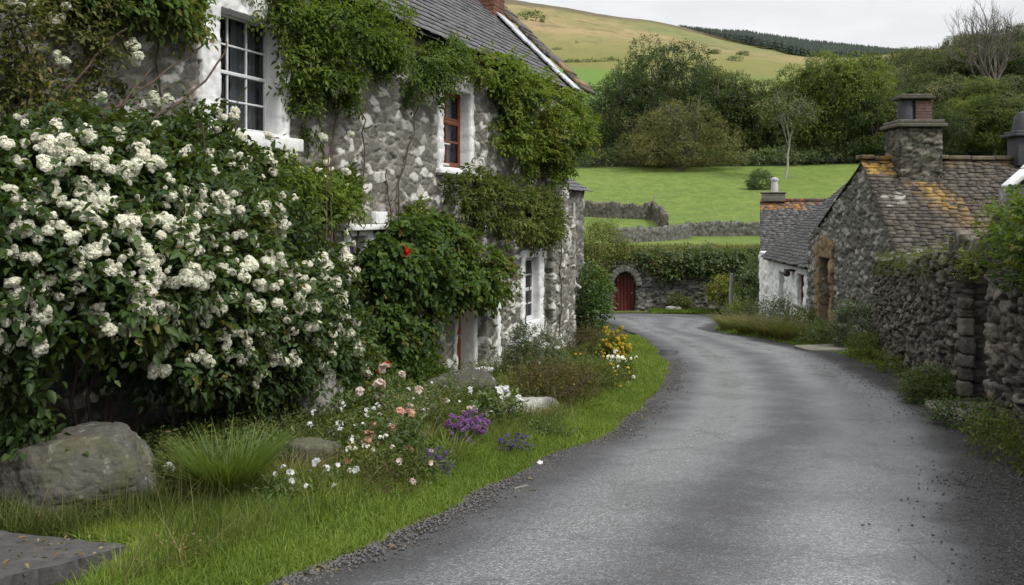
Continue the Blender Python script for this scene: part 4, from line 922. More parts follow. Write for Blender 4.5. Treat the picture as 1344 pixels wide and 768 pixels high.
# ------------------------------------------------------------ creepers and the flowering shrub on the house
def wall_blob(px, py, rx, ry, off, rn):
    c = wP(px, py, off); a = wP(px + rx, py, off); D = c[1]
    ru = np.linalg.norm((wP(px + rx, py, off) - wP(px - rx, py, off))[:2]) / 2; rz = ry / FPX * D
    return (c, [HF.t * ru, np.array([0, 0, rz]), HF.n * rn])
incut = lambda p: (p - HF.o) @ HF.n > .03
def stems(g, paths, r0=.018, seed=1):
    r = rs(seed)
    for pth in paths:
        pts = np.array([wP(x, y, o) for x, y, o in pth]); t = np.linspace(0, 1, 14); c = np.linspace(0, 1, len(pts))
        q = np.stack([np.interp(t, c, pts[:, k]) for k in range(3)], 1) + r.normal(0, .02, (14, 3)); g.tube(q, np.linspace(r0, r0 * .5, 14), 6)
def climber(name, label, cat, base_px, blobs, n, seed, mat, stem_paths=None, leaf=.072, L=.24, wr=.55, k=7, droop=.5, shell=.6, lump=.6, up=.05, extra=None, base=None, tbias=0., group=None):
    b = wP(*base_px) if base is None else base
    t = thing(name, b, label, cat, group)
    blobs = [(c - HF.n * ((c - HF.o) @ HF.n) * .3, [A[0] * .85, A[1] * .85, A[2] * .8]) for c, A in blobs]
    g = G(); pp, nn = blob_points(blobs, n, seed, shell, lump, 2.2, incut, open_=.42)
    sprays(g, pp, nn, seed + 1, k, L, leaf, wr, up, droop, 1.4, tbias=tbias)
    # loose shoots poking out of the outline
    sel = rs(seed + 2).permutation(len(pp))[:len(pp) // 11]
    sprays(g, pp[sel] + nn[sel] * .06, nn[sel], seed + 3, 9, L * 1.7, leaf * .8, wr, up, droop * .8, 1.4, tbias=.12 + tbias)
    obj('foliage', g, M[mat], t)
    if stem_paths:
        for j, sp in enumerate(stem_paths): g = G(); stems(g, [sp], seed=seed + j); obj('stem', g, M['stem'], t, True)
    return t
WB = wall_blob
climber('climbing_vine', 'bright green creeper tumbling from the eave between the big window and the roof', 'climber', (455, 480),
    [WB(470, 40, 62, 46, .35, .5), WB(425, 85, 55, 45, .25, .38), WB(505, 62, 42, 42, .35, .4), WB(392, 22, 42, 34, .2, .3), WB(505, 8, 48, 26, .3, .35), WB(455, 112, 45, 32, .22, .3), WB(396, 128, 16, 34, .12, .15), WB(410, 165, 10, 30, .08, .1)],
    2600, 101, 'vine_leaf', [[(437, 470, .03), (440, 330, .05), (432, 230, .05), (440, 150, .06), (462, 60, .1)], [(478, 470, .03), (470, 300, .05), (478, 200, .04), (470, 120, .1)], [(424, 300, .03), (425, 200, .04), (418, 120, .1)]])
climber('climbing_vine', 'dark leafy creeper hanging under the eave left of the red-framed window', 'climber', (530, 480),
    [WB(572, 85, 36, 34, .3, .35), WB(560, 112, 28, 28, .2, .25), WB(600, 70, 28, 22, .28, .3)], 950, 111, 'porch_leaf',
    [[(520, 470, .03), (527, 330, .04), (520, 250, .04), (540, 180, .05), (556, 110, .1)], [(500, 400, .03), (512, 300, .04), (507, 220, .04)]])
climber('climbing_vine', 'long green creeper massed under the eave over the far corner of the house', 'climber', (738, 420),
    [WB(640, 86, 34, 22, .28, .35), WB(676, 98, 34, 26, .3, .38), WB(720, 140, 48, 42, .45, .6), WB(742, 178, 36, 46, .5, .65), WB(694, 178, 34, 36, .35, .45), WB(755, 160, 22, 36, .6, .6), WB(700, 130, 34, 32, .4, .5), WB(722, 215, 30, 22, .4, .45), WB(668, 120, 22, 20, .25, .3)],
    4200, 121, 'vine_leaf', [[(735, 440, .2), (737, 330, .2), (730, 230, .22)], [(665, 330, .03), (668, 240, .05), (672, 150, .1)]], leaf=.1, tbias=.05)
climber('climbing_vine', 'olive-tinged creeper spilling below the red-framed window towards the porch vine', 'climber', (660, 480),
    [WB(628, 246, 44, 24, .25, .3), WB(668, 262, 40, 34, .32, .4), WB(695, 288, 38, 32, .35, .42), WB(720, 300, 24, 26, .3, .4), WB(640, 278, 30, 24, .25, .3), WB(715, 262, 26, 24, .3, .4)],
    2100, 131, 'olive_leaf', [[(690, 430, .04), (700, 330, .1)]], leaf=.09)
t = climber('porch_vine', 'large-leaved dark green vine covering the porch doorway', 'climber', (560, 500),
    [WB(575, 335, 76, 38, .6, .55), WB(528, 345, 32, 40, .5, .45), WB(640, 355, 42, 34, .65, .5), WB(545, 410, 48, 46, .55, .45), WB(520, 445, 28, 48, .5, .35), WB(545, 462, 26, 38, .45, .35), WB(600, 372, 42, 24, .6, .45), WB(655, 376, 22, 18, .6, .35), WB(575, 300, 46, 22, .5, .4), WB(538, 480, 40, 26, .5, .35)],
    3800, 141, 'porch_leaf', [[(560, 512, .5), (556, 450, .45), (548, 380, .5), (560, 320, .5)], [(512, 470, .3), (500, 380, .1), (520, 300, .1)]], leaf=.1, L=.28, wr=.78, droop=.8)
g = G(); c0 = wP(534, 329, .95); florets(g, c0 + rs(3).normal(0, .02, (14, 3)), HF.n + rs(4).normal(0, .4, (14, 3)), .042, 5); obj('red_rose', g, M['p_red'], t)
climber('climbing_shrub', 'light green wall shrub behind the white blossom, under the big window', 'shrub', (440, 480),
    [WB(448, 246, 36, 32, .3, .35), WB(412, 262, 44, 40, .45, .4), WB(388, 232, 32, 30, .4, .35), WB(548, 280, 10, 20, .1, .1)],
    1900, 151, 'vine_leaf', [[(470, 420, .05), (462, 320, .1), (450, 240, .2)]], leaf=.075)
climber('climbing_vine', 'dark creeper above the big window at the top left of the house', 'climber', (190, 500),
    [WB(215, 5, 62, 32, .25, .3), WB(262, 15, 26, 30, .2, .2), WB(180, -20, 70, 40, .3, .3), WB(243, 45, 26, 22, .12, .12), WB(330, -30, 70, 26, .2, .25), WB(100, -60, 80, 40, .3, .3)],
    1500, 161, 'porch_leaf', [[(205, 400, .05), (206, 200, .05), (208, 60, .05)]], leaf=.085)
climber('autumn_climber', 'sparse brownish climber with bare twigs on the wall at the far left', 'climber', (60, 520),
    [WB(40, 60, 70, 60, .35, .35), WB(110, 45, 60, 55, .3, .3), WB(60, 130, 70, 40, .45, .4), WB(150, 110, 40, 40, .3, .25), WB(10, 10, 60, 50, .4, .4), WB(130, 5, 60, 35, .25, .25), WB(-60, 80, 70, 90, .4, .4)],
    1150, 171, 'brown_leaf', [[(30, 300, .3), (60, 180, .4), (110, 90, .35), (160, 40, .3)], [(70, 260, .3), (130, 160, .4), (190, 110, .3), (270, 60, .2)], [(20, 220, .3), (40, 100, .4), (30, 10, .4)], [(100, 200, .4), (150, 150, .4), (200, 90, .3)], [(150, 190, .5), (210, 150, .45), (280, 100, .3), (300, 50, .25)]], leaf=.06, L=.34, wr=.5, k=7, droop=.25, tbias=.05)

# the big white-flowering shrub
bush_o = lambda px, py: .75
BB = [WB(60, 230, 105, 68, .75, .6), WB(165, 250, 95, 72, .85, .6), WB(60, 330, 100, 90, 1.0, .65), WB(170, 350, 95, 90, 1.1, .65), WB(255, 285, 70, 70, .9, .6), WB(270, 375, 80, 85, 1.1, .65), WB(345, 300, 55, 62, .8, .5), WB(350, 400, 62, 75, 1.0, .55),
      WB(402, 375, 44, 58, .8, .5), WB(424, 445, 44, 52, .8, .45), WB(340, 470, 62, 48, .95, .45), WB(245, 460, 70, 50, 1.05, .5), WB(0, 430, 40, 60, 1.0, .55), WB(130, 405, 66, 45, 1.1, .55), WB(455, 478, 28, 40, .6, .3), WB(-60, 330, 90, 150, .9, .6), WB(110, 180, 90, 36, .6, .45), WB(220, 190, 60, 36, .5, .4), WB(305, 222, 48, 34, .5, .4), WB(390, 480, 50, 40, .8, .4), WB(270, 180, 36, 36, .4, .3), WB(12, 540, 26, 50, .9, .3)]
bb = HF.P(wU(180), .6, -.75)
bush = thing('white_flowering_shrub', bb, 'huge dark-leaved shrub covered in cream-white blossom, against the near wall of the house', 'shrub')
g = G(); pp, nn = blob_points(BB, 9000, 201, .5, .4, 2.2, lambda p: ((p - HF.o) @ HF.n > .05))
sprays(g, pp, nn, 202, 6, .24, .085, .6, .1, .45, 1.3, tbias=-.05)
sel = rs(2).permutation(len(pp))[:500]; sprays(g, pp[sel] + nn[sel] * .12, nn[sel], 203, 9, .5, .06, .55, .3, .3, 1.3, tbias=.15)
obj('foliage', g, M['bush_leaf'], bush)
g = G(); r = rs(7)
for k in range(26):
    px = r.uniform(-60, 440); b0 = wP(px, 540, .45); e0 = wP(px + r.normal(0, 50), r.uniform(150, 330), r.uniform(.5, 1.0)); b0[2] = gnd(b0[0], b0[1]) - .05
    tt = np.linspace(0, 1, 10)[:, None]; q = b0 * (1 - tt) + e0 * tt + r.normal(0, .03, (10, 3)) + HF.n * (np.sin(tt * 3) * .15); g.tube(q, np.linspace(.022, .007, 10), 6)
obj('stem', g, M['stem'], bush, True)
FL = [(78,19,.8),(27,3,.7),(78,78,.8),(179,78,1.),(179,59,.8),(206,129,1.),(206,173,1.),(27,159,.7),(5,164,.6),(74,169,.9),(108,176,.9),(78,193,1.4),(101,206,1.),(129,208,.9),(174,193,1.),(200,213,.8),(166,223,1.3),(117,247,1.2),(250,200,.8),(260,145,.9),(288,152,.8),(311,149,.9),(298,206,.8),(321,223,.9),(335,247,.8),(355,210,1.),(376,216,.8),(392,222,.7),(135,130,.7),(348,200,.7),
 (67,255,.9),(35,275,.7),(38,300,.9),(157,300,1.2),(191,287,1.),(222,258,.9),(237,273,.8),(257,273,.8),(250,287,1.),(273,276,.9),(292,262,1.),(310,255,.7),(297,284,.9),(315,280,.9),(273,300,.8),(237,298,.9),(343,273,1.1),(350,284,1.2),(359,306,1.3),(343,313,1.),(366,298,1.),(354,338,.9),(332,344,.8),(359,353,.9),(199,338,.9),(197,349,.8),(35,338,.6),(57,368,.8),(104,360,.8),(71,390,.7),(57,403,.8),(89,400,.7),(108,408,.7),(49,420,.8),(131,426,1.),(170,437,.6),(146,453,.8),(159,470,.7),(252,364,1.1),(237,368,1.),(261,375,1.),(175,386,1.1),(197,382,.8),(186,410,1.2),(219,399,1.),(208,419,1.),(228,418,.7),(182,457,.9),(200,455,1.),(213,484,1.1),(242,497,.8),(261,440,.7),(266,424,.6),(273,475,.8),(292,439,.9),(304,439,.8),(297,457,.7),(324,459,1.),(317,473,.7),(335,402,1.1),(370,415,1.),(386,368,1.1),(397,382,1.),(397,400,1.),(403,430,1.),(350,448,1.),(359,462,1.1),(365,473,1.),(344,490,.9),(337,504,.7),(310,510,.8),(412,453,.7),(11,495,.9),(117,520,.8),
 (422,335,1.2),(451,329,1.),(415,342,1.2),(433,349,1.1),(464,360,1.1),(440,375,1.2),(404,400,1.),(407,430,1.1),(415,453,1.),(433,459,1.),(436,433,1.),(469,422,.9),(473,451,1.),(466,462,.9),(480,488,.9),(433,495,.9),(451,493,.8),(427,510,.8),(498,444,.8),(455,345,1.),(428,365,1.),(450,395,.9),(460,440,.9),(408,345,1.),(398,350,1.),(445,415,.9),(420,480,.9),(380,440,.8),(385,475,.8),(300,330,.7),(290,350,.7),(215,310,.7),(90,310,.8),(60,215,.9),(140,270,.8),(310,310,.7),(120,330,.7),(20,370,.7),(280,400,.7),(145,490,.7),(365,395,.8),(340,375,.8),(140,515,.6)]
def cluster(seed):
    r = rs(seed); g = G(); n_l = r.randint(3, 6)
    for k in range(n_l):
        c_ = np.array([r.normal(0, .035), r.normal(0, .035), r.normal(0, .03) + .01]); rr = r.uniform(.028, .045); u = nrm(r.normal(0, 1, (66, 3)))
        florets(g, c_ + u * rr * r.uniform(.8, 1.08, (66, 1)), u + r.normal(0, .25, (66, 3)) + np.array([0, 0, .2]), r.uniform(.012, .019, 66), seed * 7 + k, 4)
    return mesh('flower_cluster', g, M['p_white'])
CLM = [cluster(300 + k) for k in range(8)]
def bush_front(px, py):
    """the outermost point of the shrub's body on the ray through a pixel"""
    d0 = nrm(P(px, py, 1.) - np.array([0, 0, EYE])); best = None
    for c_, A in BB:
        Ai = np.linalg.inv(np.array(A)); o_ = (np.array([0, 0, EYE]) - c_) @ Ai; dd = d0 @ Ai
        a, b, c2 = dd @ dd, 2 * o_ @ dd, o_ @ o_ - .92
        disc = b * b - 4 * a * c2
        if disc > 0:
            tt = (-b - math.sqrt(disc)) / 2 / a
            if best is None or tt < best: best = tt
    return np.array([0, 0, EYE]) + d0 * best if best else wP(px, py, .35)
r = rs(77); spots = [(bush_front(x, y), s) for x, y, s in FL]
order = sorted(range(len(spots)), key=lambda i: -spots[i][1] / spots[i][0][1])
rest = G()
from mathutils import Euler
small = []
for i in range(330):
    px, py = r.uniform(0, 470), r.uniform(170, 500)
    if py > 330 + (px < 60) * 150 + 150 * (px > 100): continue
    q = bush_front(px, py); small.append((q, r.uniform(.35, .75)))
for n_, i in enumerate(order + list(range(len(order), len(order) + len(small)))):
    q, s = spots[i] if i < len(spots) else small[i - len(spots)]
    s = s * 1.12; eu = Euler((r.uniform(-.6, .6), r.uniform(-.6, .6), r.uniform(0, 6.3)))
    if n_ < 99:
        o = bpy.data.objects.new('flower_cluster', CLM[n_ % 8]); COL.objects.link(o); o.parent = bush; o.location = q - bb; o.rotation_euler = eu; o.scale = (s, s, s * .9)
    else:
        me = CLM[n_ % 8]; V = np.empty(len(me.vertices) * 3, np.float32); me.vertices.foreach_get('co', V); V = V.reshape(-1, 3) @ np.array(eu.to_matrix()).T * s + q
        F = np.arange(len(V)).reshape(-1, 4)[:, [0, 3, 2, 1]]; rn = np.empty(len(V), np.float32); me.attributes['rnd'].data.foreach_get('value', rn); rest.add(V, F, rn)
tag(obj('flower_cluster', rest, M['p_white'], bush), kind='stuff')

# ------------------------------------------------------------ boulders, slab, tussocks at the near left
q = gp(92, 676); stone_block('boulder', (q[0] - .02, q[1] + .2, q[2] + .27), (1.06, .8, .66), 'rock', 'big grey lichen-spotted boulder at the lower left under the white shrub', 'boulder', 412, .25, .14, sharp=2.4, facets=16)
q = gp(58, 690); stone_block('mossy_stone', (q[0] + .02, q[1] + .2, q[2] + .02), (.4, .36, .2), 'rock', 'small mossy stone wedged beneath the big boulder at lower left', 'stone', 403, .5, .12, sharp=2.6, facets=14)
q = gp(402, 575); stone_block('garden_rock', (q[0], q[1] + .3, q[2] + .22), (.75, .6, .66), 'barn_stone', 'upright pale grey rock at the right foot of the white shrub', 'rock', 405, .1, .12, sharp=3.2, facets=14)
q = gp(402, 625); stone_block('garden_rock', (q[0], q[1] + .15, q[2] + .12), (.5, .45, .36), 'rock', 'dark mossy rock beside the green grass tussock', 'rock', 407, .8, .12, facets=14)
q = gp(605, 537); stone_block('garden_rock', (q[0], q[1] + .3, q[2] + .24), (.95, .5, .36), 'rock', 'flat dark rock below the doorway, behind the purple heather', 'rock', 409, .6, .12, facets=14)
q = gp(683, 552); stone_block('garden_rock', (q[0], q[1] + .2, q[2] + .1), (.85, .5, .26), 'barn_stone', 'pale broken stones at the grass edge right of the white-flowered plant', 'rock', 411, .6, .14, facets=12)
# stone slab at the bottom-left corner
g = G(); cz = gnd(-2.6, 5.2) + .1
a0, a1 = gp(-60, 712), gp(172, 742); tdv = nrm((a1 - a0) * np.array([1, 1, 0])); SF = Frame(a1[:2], -tdv[:2])
nU, nN = 70, 30; u = np.linspace(-.02, 2.6, nU); v = np.linspace(0, 1, nN)
# top outline in plan: near edge from (0,768)ish to the sharp corner at (172,740), far edge to (0,708)
c1 = gp(168, 738); c2 = gp(-140, 700); c3 = gp(-140, 800); c4 = gp(-20, 790)
def quadp(s, t): return (c1 * (1 - s) + c2 * s) * (1 - t) + (c1 * (1 - s) + c4 * s) * t
S_, T_ = np.meshgrid(np.linspace(0.0, 1, 60), np.linspace(0, 1, 40), indexing='ij')
V = np.stack([quadp(a, b) for a, b in zip(S_.ravel(), T_.ravel())]); V[:, 2] = np.array([gnd(x, y) for x, y in V[:, :2]]) + .1 + (fbm(V * 6, 4, 4) - .5) * .035
i = np.arange(59)[:, None] * 40 + np.arange(39)[None]; top = np.stack([i, i + 1, i + 41, i + 40], -1).reshape(-1, 4); g.add(V, top, .5)
for edge in ([k * 40 + 39 for k in range(60)], [k * 40 for k in range(60)], list(range(40)), [59 * 40 + k for k in range(40)]):
    e = V[edge]; L_ = [e - np.array([0, 0, d_]) + rs(5).normal(0, .006, e.shape) * (d_ > 0) for d_ in (0, .04, .1, .2)]; W_ = np.concatenate(L_); k = len(e); j = np.arange(3)[:, None] * k + np.arange(k - 1)[None]; g.add(W_, np.stack([j, j + 1, j + k + 1, j + k], -1).reshape(-1, 4), .4)
tag(obj('stone_slab', g, M['slab'], None, True, base=c1), 'worn grey stone slab with a sharp corner at the bottom left of the verge', 'slab')

def grass_clump(name, label, cat, px, py, n, rad, h, seed, mat, lean=.6, w=.005, seg=4, group=None, q=None, tbias=0., sx=1.):
    q = gp(px, py) if q is None else np.array(q, float); r = rs(seed); a = r.uniform(0, 6.283, n); rr = rad * np.sqrt(r.random(n)) * .45
    base = np.stack([q[0] + np.cos(a) * rr * sx, q[1] + np.sin(a) * rr, q[2] + 0 * a - .02], 1); a2 = a + r.normal(0, .5, n)
    d = np.stack([np.cos(a2) * sx, np.sin(a2), 0 * a], 1); ln = np.clip(rr / (rad * .45) * lean * 1.2 + np.abs(r.normal(0, lean * .6, n)), 0, 1.8)
    g = blades(G(), base, h, seed, w, ln, seg, d, np.clip(r.normal(.5 + tbias, .22, n), 0, 1))
    return tag(obj(name, g, M[mat], None, base=q), label, cat, group)
grass_clump('grass_tussock', 'tall bright green grass tussock arching in front of the white shrub', 'grass clump', 300, 664, 1500, .3, .62, 501, 'tussock', .36, .005, 6)
grass_clump('grass_tussock', 'straw-brown grass tuft drooping against the right side of the big boulder', 'grass clump', 185, 662, 900, .36, .42, 502, 'dry_grass', .9, .0045, 5)
grass_clump('grass_tussock', 'thin dry grass tuft between the green tussock and dark rock', 'grass clump', 385, 640, 500, .26, .4, 503, 'dry_grass', .9, .004, 5, tbias=.1)

# ------------------------------------------------------------ flower bed along the house
def plant(name, label, cat, q, rx, rz, n, seed, mat, flower=None, nf=0, fs=.03, leaf=.05, L=.14, k=5, wr=.5, ry=None, fl_cl=1, up=.6, droop=.3, group=None, tall=0., lump=.35, fl_up=.5, petn=5, flpart='flower', tbias=0., simple=False):
    """low plant or shrub: lumpy mound of leafy shoots, with flower heads as parts"""
    q = np.array(q, float); t = thing(name, q, label, cat, group); r = rs(seed)
    bl = [ball(q + np.array([0, 0, rz * .45]), rx, ry or rx, rz * .6)]
    for j in range(5):
        a = r.uniform(0, 6.28); bl.append(ball(q + np.array([math.cos(a) * rx * .55, math.sin(a) * (ry or rx) * .5, rz * r.uniform(.35, .75)]), rx * r.uniform(.35, .55), (ry or rx) * r.uniform(.35, .55), rz * r.uniform(.25, .42)))
    pp, nn = blob_points(bl, n, seed, .75, lump, 2., lambda p: p[:, 2] > q[2] - .02)
    g = G(); sprays(g, pp, nn, seed + 1, k, L, leaf, wr, up, droop, 2.2, simple=simple, tbias=tbias); obj('foliage', g, M[mat], t)
    if flower:
        sel = np.nonzero((nn @ np.array([0, -.75, fl_up])) > .1)[0]; sel = r.permutation(sel)[:nf]
        made = 0; rest = G()
        me_cache = []
        for i in sel:
            c_ = pp[i] + nn[i] * (leaf * .8 + tall * r.random()) + np.array([0, 0, L * .3])
            if len(me_cache) < 4:
                gg = G(); m_ = fl_cl; u = nrm(r.normal(0, 1, (m_, 3)) + np.array([0, 0, .6])); florets(gg, u * fs * (0.6 if m_ > 1 else 0), u + np.array([0, -.4, .3]), fs * (.8 if m_ > 1 else 1.), int(seed + i), petn); me_cache.append(mesh(flpart, gg, M[flower]))
            o = bpy.data.objects.new(flpart, me_cache[made % len(me_cache)]); COL.objects.link(o); o.parent = t; o.location = c_ - q; o.rotation_euler = (r.uniform(-.5, .3), r.uniform(-.4, .4), r.uniform(0, 6.3)); s_ = r.uniform(.7, 1.25); o.scale = (s_, s_, s_); made += 1
    return t
PL = plant
PL('rose_bush', 'leafy rose bush with pale salmon and blush blooms in the middle of the bed', 'rose bush', gp(505, 618), .36, .46, 520, 601, 'bed_leaf', 'p_salmon', 9, .042, .05, fl_cl=9, tall=.05)
PL('rose_bush', 'loose rose bush with big pale pink blooms below the white shrub', 'rose bush', gp(522, 578), .32, .55, 480, 602, 'bed_leaf', 'p_pink', 12, .05, .05, fl_cl=10, tall=.08)
PL('heather', 'rounded mound of bright purple flowers at the edge of the grass', 'heather', gp(612, 592), .19, .3, 300, 603, 'bed_leaf', 'p_purple', 97, .02, .03, L=.12, fl_cl=16, petn=4, up=1., fl_up=.9)
PL('lavender', 'small dusky lavender clump in the grass left of the purple heather', 'lavender', gp(573, 630), .13, .2, 160, 604, 'grey_leaf', 'p_lav', 50, .018, .03, L=.12, fl_cl=6, petn=4, up=1.)
PL('lavender', 'faded lavender clump at the grass edge right of the purple heather', 'lavender', gp(675, 598), .15, .14, 160, 605, 'grey_leaf', 'p_lav', 45, .016, .03, L=.12, fl_cl=5, petn=4, up=1.)
PL('white_flowered_plant', 'bushy green plant with a few white blooms in front of the steps', 'flower', gp(655, 562), .3, .38, 420, 606, 'bed_leaf', 'p_pure', 9, .045, .06, fl_cl=4)
PL('white_flowered_plant', 'straggly plant with small white blooms behind the pink roses', 'flower', gp(470, 596), .36, .42, 420, 607, 'olive_leaf', 'p_pure', 22, .028, .045, fl_cl=4, tall=.08)
PL('heather', 'low dark reddish-brown heather in the grass below the roses', 'heather', gp(508, 655), .25, .22, 420, 608, 'rust_leaf', leaf=.028, L=.13, wr=.3, up=1.1)
PL('grey_leaved_shrub', 'dense grey-green shrub under the white ground-floor window', 'shrub', gp(704, 500), .5, .9, 1100, 609, 'grey_leaf', 'p_pure', 8, .04, .05, ry=.5, fl_cl=4)
PL('rusty_shrub', 'twiggy rust-brown shrub at the foot of the house corner', 'shrub', gp(770, 478), .42, .75, 1100, 610, 'rust_leaf', leaf=.045, L=.2, wr=.25, up=1., k=6)
PL('yellow_flowering_shrub', 'small shrub thick with yellow blossom beside the lane bend', 'shrub', gp(806, 480), .25, .66, 700, 611, 'olive_leaf', 'p_yellow', 97, .03, .045, fl_cl=14, tall=.06)
PL('yellow_dotted_plant', 'grassy green plant dotted with yellow and cream, front of the rusty shrub', 'flower', gp(782, 520), .42, .48, 700, 612, 'olive_leaf', 'p_yellow', 20, .02, .05, wr=.3, up=1., fl_cl=4, tall=.1)
PL('wispy_plant', 'wispy brown-green mound at the right end of the bed by the grass', 'flower', gp(735, 540), .5, .6, 1100, 613, 'rust_leaf', leaf=.06, L=.22, wr=.16, up=1.2, k=7, tbias=.25)
PL('cream_flowered_plant', 'pale plant with cream flower heads below the yellow shrub', 'flower', gp(812, 508), .24, .42, 420, 614, 'olive_leaf', 'p_white', 22, .032, .045, fl_cl=5, tall=.12)
PL('red_flowered_plant', 'leggy plant with scattered red blooms at the right edge of white shrub', 'flower', gp(495, 540), .3, .5, 420, 615, 'bed_leaf', 'p_red', 6, .05, .055, fl_cl=6, tall=.04)
PL('leafy_plant', 'mixed green foliage mound between the upright rock and pink roses', 'plant', gp(455, 570), .36, .4, 520, 616, 'bed_leaf', leaf=.06)
PL('leafy_plant', 'low green plant around the flat dark rock below the doorway', 'plant', gp(575, 548), .5, .3, 700, 617, 'olive_leaf', 'p_pure', 8, .03, .05, ry=.4, fl_cl=3)
PL('leafy_plant', 'dark green plant filling the foot of the porch vine', 'plant', gp(545, 520), .5, .45, 800, 618, 'porch_leaf', leaf=.08, ry=.5)
PL('leafy_plant', 'fern-like green plant at the corner of the doorway step', 'plant', HF.P(wU(618), .5, -1.42), .45, .36, 420, 619, 'bed_leaf', 'p_pure', 6, .05, leaf=.06, fl_cl=5)
PL('white_flowered_plant', 'tiny white-flowered sprig in the grass before the dark rock', 'flower', gp(438, 652), .16, .2, 60, 620, 'bed_leaf', 'p_pure', 7, .03, .05, fl_cl=3)
PL('leafy_plant', 'dim green plant in the shade behind the green tussock', 'plant', gp(300, 590), .6, .35, 500, 621, 'bush_leaf', leaf=.06, ry=.4)
PL('leafy_plant', 'dark low plant to the left behind the big boulder', 'plant', gp(15, 640), .4, .5, 420, 622, 'bush_leaf', leaf=.07)
for k, (px, py, lab) in enumerate([(750, 545, 'green grass clump at the right foot of the wispy brown mound'), (700, 560, 'small yellow-green grass clump beside the pale broken stones'), (450, 615, 'olive grass clump in front of the leafy mound left of the roses'), (555, 590, 'thin grass clump between the pink roses and purple heather'), (590, 610, 'fresh green grass clump under the purple heather')]):
    grass_clump('grass_clump', lab, 'grass clump', px, py, 380, .3, .34, 640 + k, 'grass' if k in (0, 4) else 'dry_grass', .7, .005, 4)
PLX = [(485, 640, .22, .3, 'olive_leaf', 'p_white', 10, 'small plant with cream buds left of the dusky lavender'), (540, 640, .2, .24, 'weeds', 'p_pink', 6, 'low weed with blush blooms below the pink roses'), (425, 605, .3, .34, 'bed_leaf', 'p_pure', 8, 'shaggy plant with white specks beside the dark mossy rock'),
    (560, 560, .28, .34, 'grey_leaf', 'p_pure', 10, 'greyish plant with tiny white flowers behind the heather'), (635, 545, .22, .3, 'bed_leaf', None, 0, 'leafy green tuft between flat dark rock and white-flowered plant'), (590, 575, .25, .36, 'olive_leaf', 'p_pink', 5, 'tall loose plant with pale pink heads behind purple heather'),
    (700, 540, .3, .34, 'weeds', 'p_yellow', 8, 'weedy plant with yellow dots left of the wispy mound'), (240, 650, .3, .26, 'weeds', None, 0, 'low weeds between boulder and green tussock'), (365, 668, .22, .18, 'bed_leaf', 'p_pure', 5, 'low green weed with white petals right of the tussock'), (720, 578, .2, .16, 'bed_leaf', None, 0, 'flat green weed at the grass edge near the faded lavender')]
for k, (px, py, rx, rz, mt, fl, nf, lab) in enumerate(PLX):
    PL('wild_plant', lab, 'plant', gp(px, py), rx, rz, 300, 660 + k, mt, fl, nf, .022, leaf=.045, L=.16, wr=.35, up=.9, fl_cl=5, tall=.08, group='wild plants in the flower bed')
# fallen blossoms on boulder and grass
for k, (px, py, D_, lab) in enumerate([(97, 604, None, 'fallen white blossom lying on the big boulder'), (222, 614, None, 'white blossom caught in the brown grass by the boulder')]):
    g = G(); r = rs(700 + k); c_ = P(px, py, 6.75 if k == 0 else 6.9); u = nrm(r.normal(0, 1, (30, 3)) * np.array([1, .6, 1])); florets(g, c_ + u * .03, u + np.array([0, -.6, .3]), .02, 71 + k); tag(obj('blossom', g, M['p_pure'], None, base=c_), lab, 'blossom')

# ------------------------------------------------------------ verge grass and loose gravel
def verge(name, n, xr, yr, seed, sdr, h, extra=None, w=.0045, mat='grass', dens=None, seg=3):
    r = rs(seed); x, y = r.uniform(*xr, n), yr[0] + (yr[1] - yr[0]) * r.random(n) ** 1.35; s = sdist(x, y); k = (s > sdr[0]) & (s < sdr[1])
    if extra is not None: k &= extra(x, y, s)
    pr_ = np.clip(.35 + 1.1 * (fbm(np.stack([x * 1.6, y * 1.6, 0 * x], 1), seed, 3) - .2), 0, 1); k &= r.random(n) < pr_
    x, y, s = x[k], y[k], s[k]; b = np.stack([x, y, gz(x, y) + .0], 1)
    hv = h * (.45 + .75 * np.clip(s / .5, 0, 1)) * (.7 + .6 * fbm(b * 2.2, seed + 3, 3))
    g = blades(G(), b, hv, seed, w, .7, seg)
    return tag(obj(name, g, M[mat]), kind='stuff')
left = lambda x, y, s: (x < road_x(EL, y)) & (((np.stack([x, y, 0 * x], 1) - HF.o) @ HF.n) > .2)
# mixed low growth filling the bed between the plants
r = rs(830); n_ = 26000; y = r.uniform(5.9, 19, n_); u_ = r.uniform(.15, 2.1, n_); b0 = HF.o[None] + HF.t[None] * (y * KU)[:, None] + HF.n[None] * u_[:, None]; sd_ = sdist(b0[:, 0], b0[:, 1])
k_ = (sd_ > .62 + .25 * np.sin(y * 2.1) + .15 * np.sin(y * 5.3)) & (b0[:, 0] < road_x(EL, b0[:, 1])) & (r.random(n_) < .25 + 1.2 * (fbm(b0 * 1.7, 831, 3) - .3)); k_ &= ~((y > 12.2) & (y < 17.2) & (u_ < 1.5) & (r.random(len(y)) < .85)); k_ &= ~((b0[:, 0] < -1.9) & (b0[:, 1] < 6.7)); b0 = b0[k_]; n_ = len(b0)
b0[:, 2] = gz(b0[:, 0], b0[:, 1]) + r.random(n_) ** 1.3 * (.1 + .45 * fbm(b0 * 1.1, 832, 3)) * np.clip(sd_[k_] - .5, .2, 1)
for nm, mt, sel in (('bed_undergrowth', 'bed_leaf', fbm(b0 * .9, 833, 2) > .5), ('bed_undergrowth', 'olive_leaf', fbm(b0 * .9, 833, 2) <= .5)):
    g = G(); q_ = b0[sel]; sprays(g, q_, nrm(r.normal(0, .5, q_.shape) + np.array([.1, -.3, 1.])), 834, 7, .2, .045, .42, .7, .4, 1.6); tag(obj(nm, g, M[mt]), kind='stuff')
inslab = lambda x, y: (x < -2.0) & (y < 5.35 + (-2 - x) * .2)
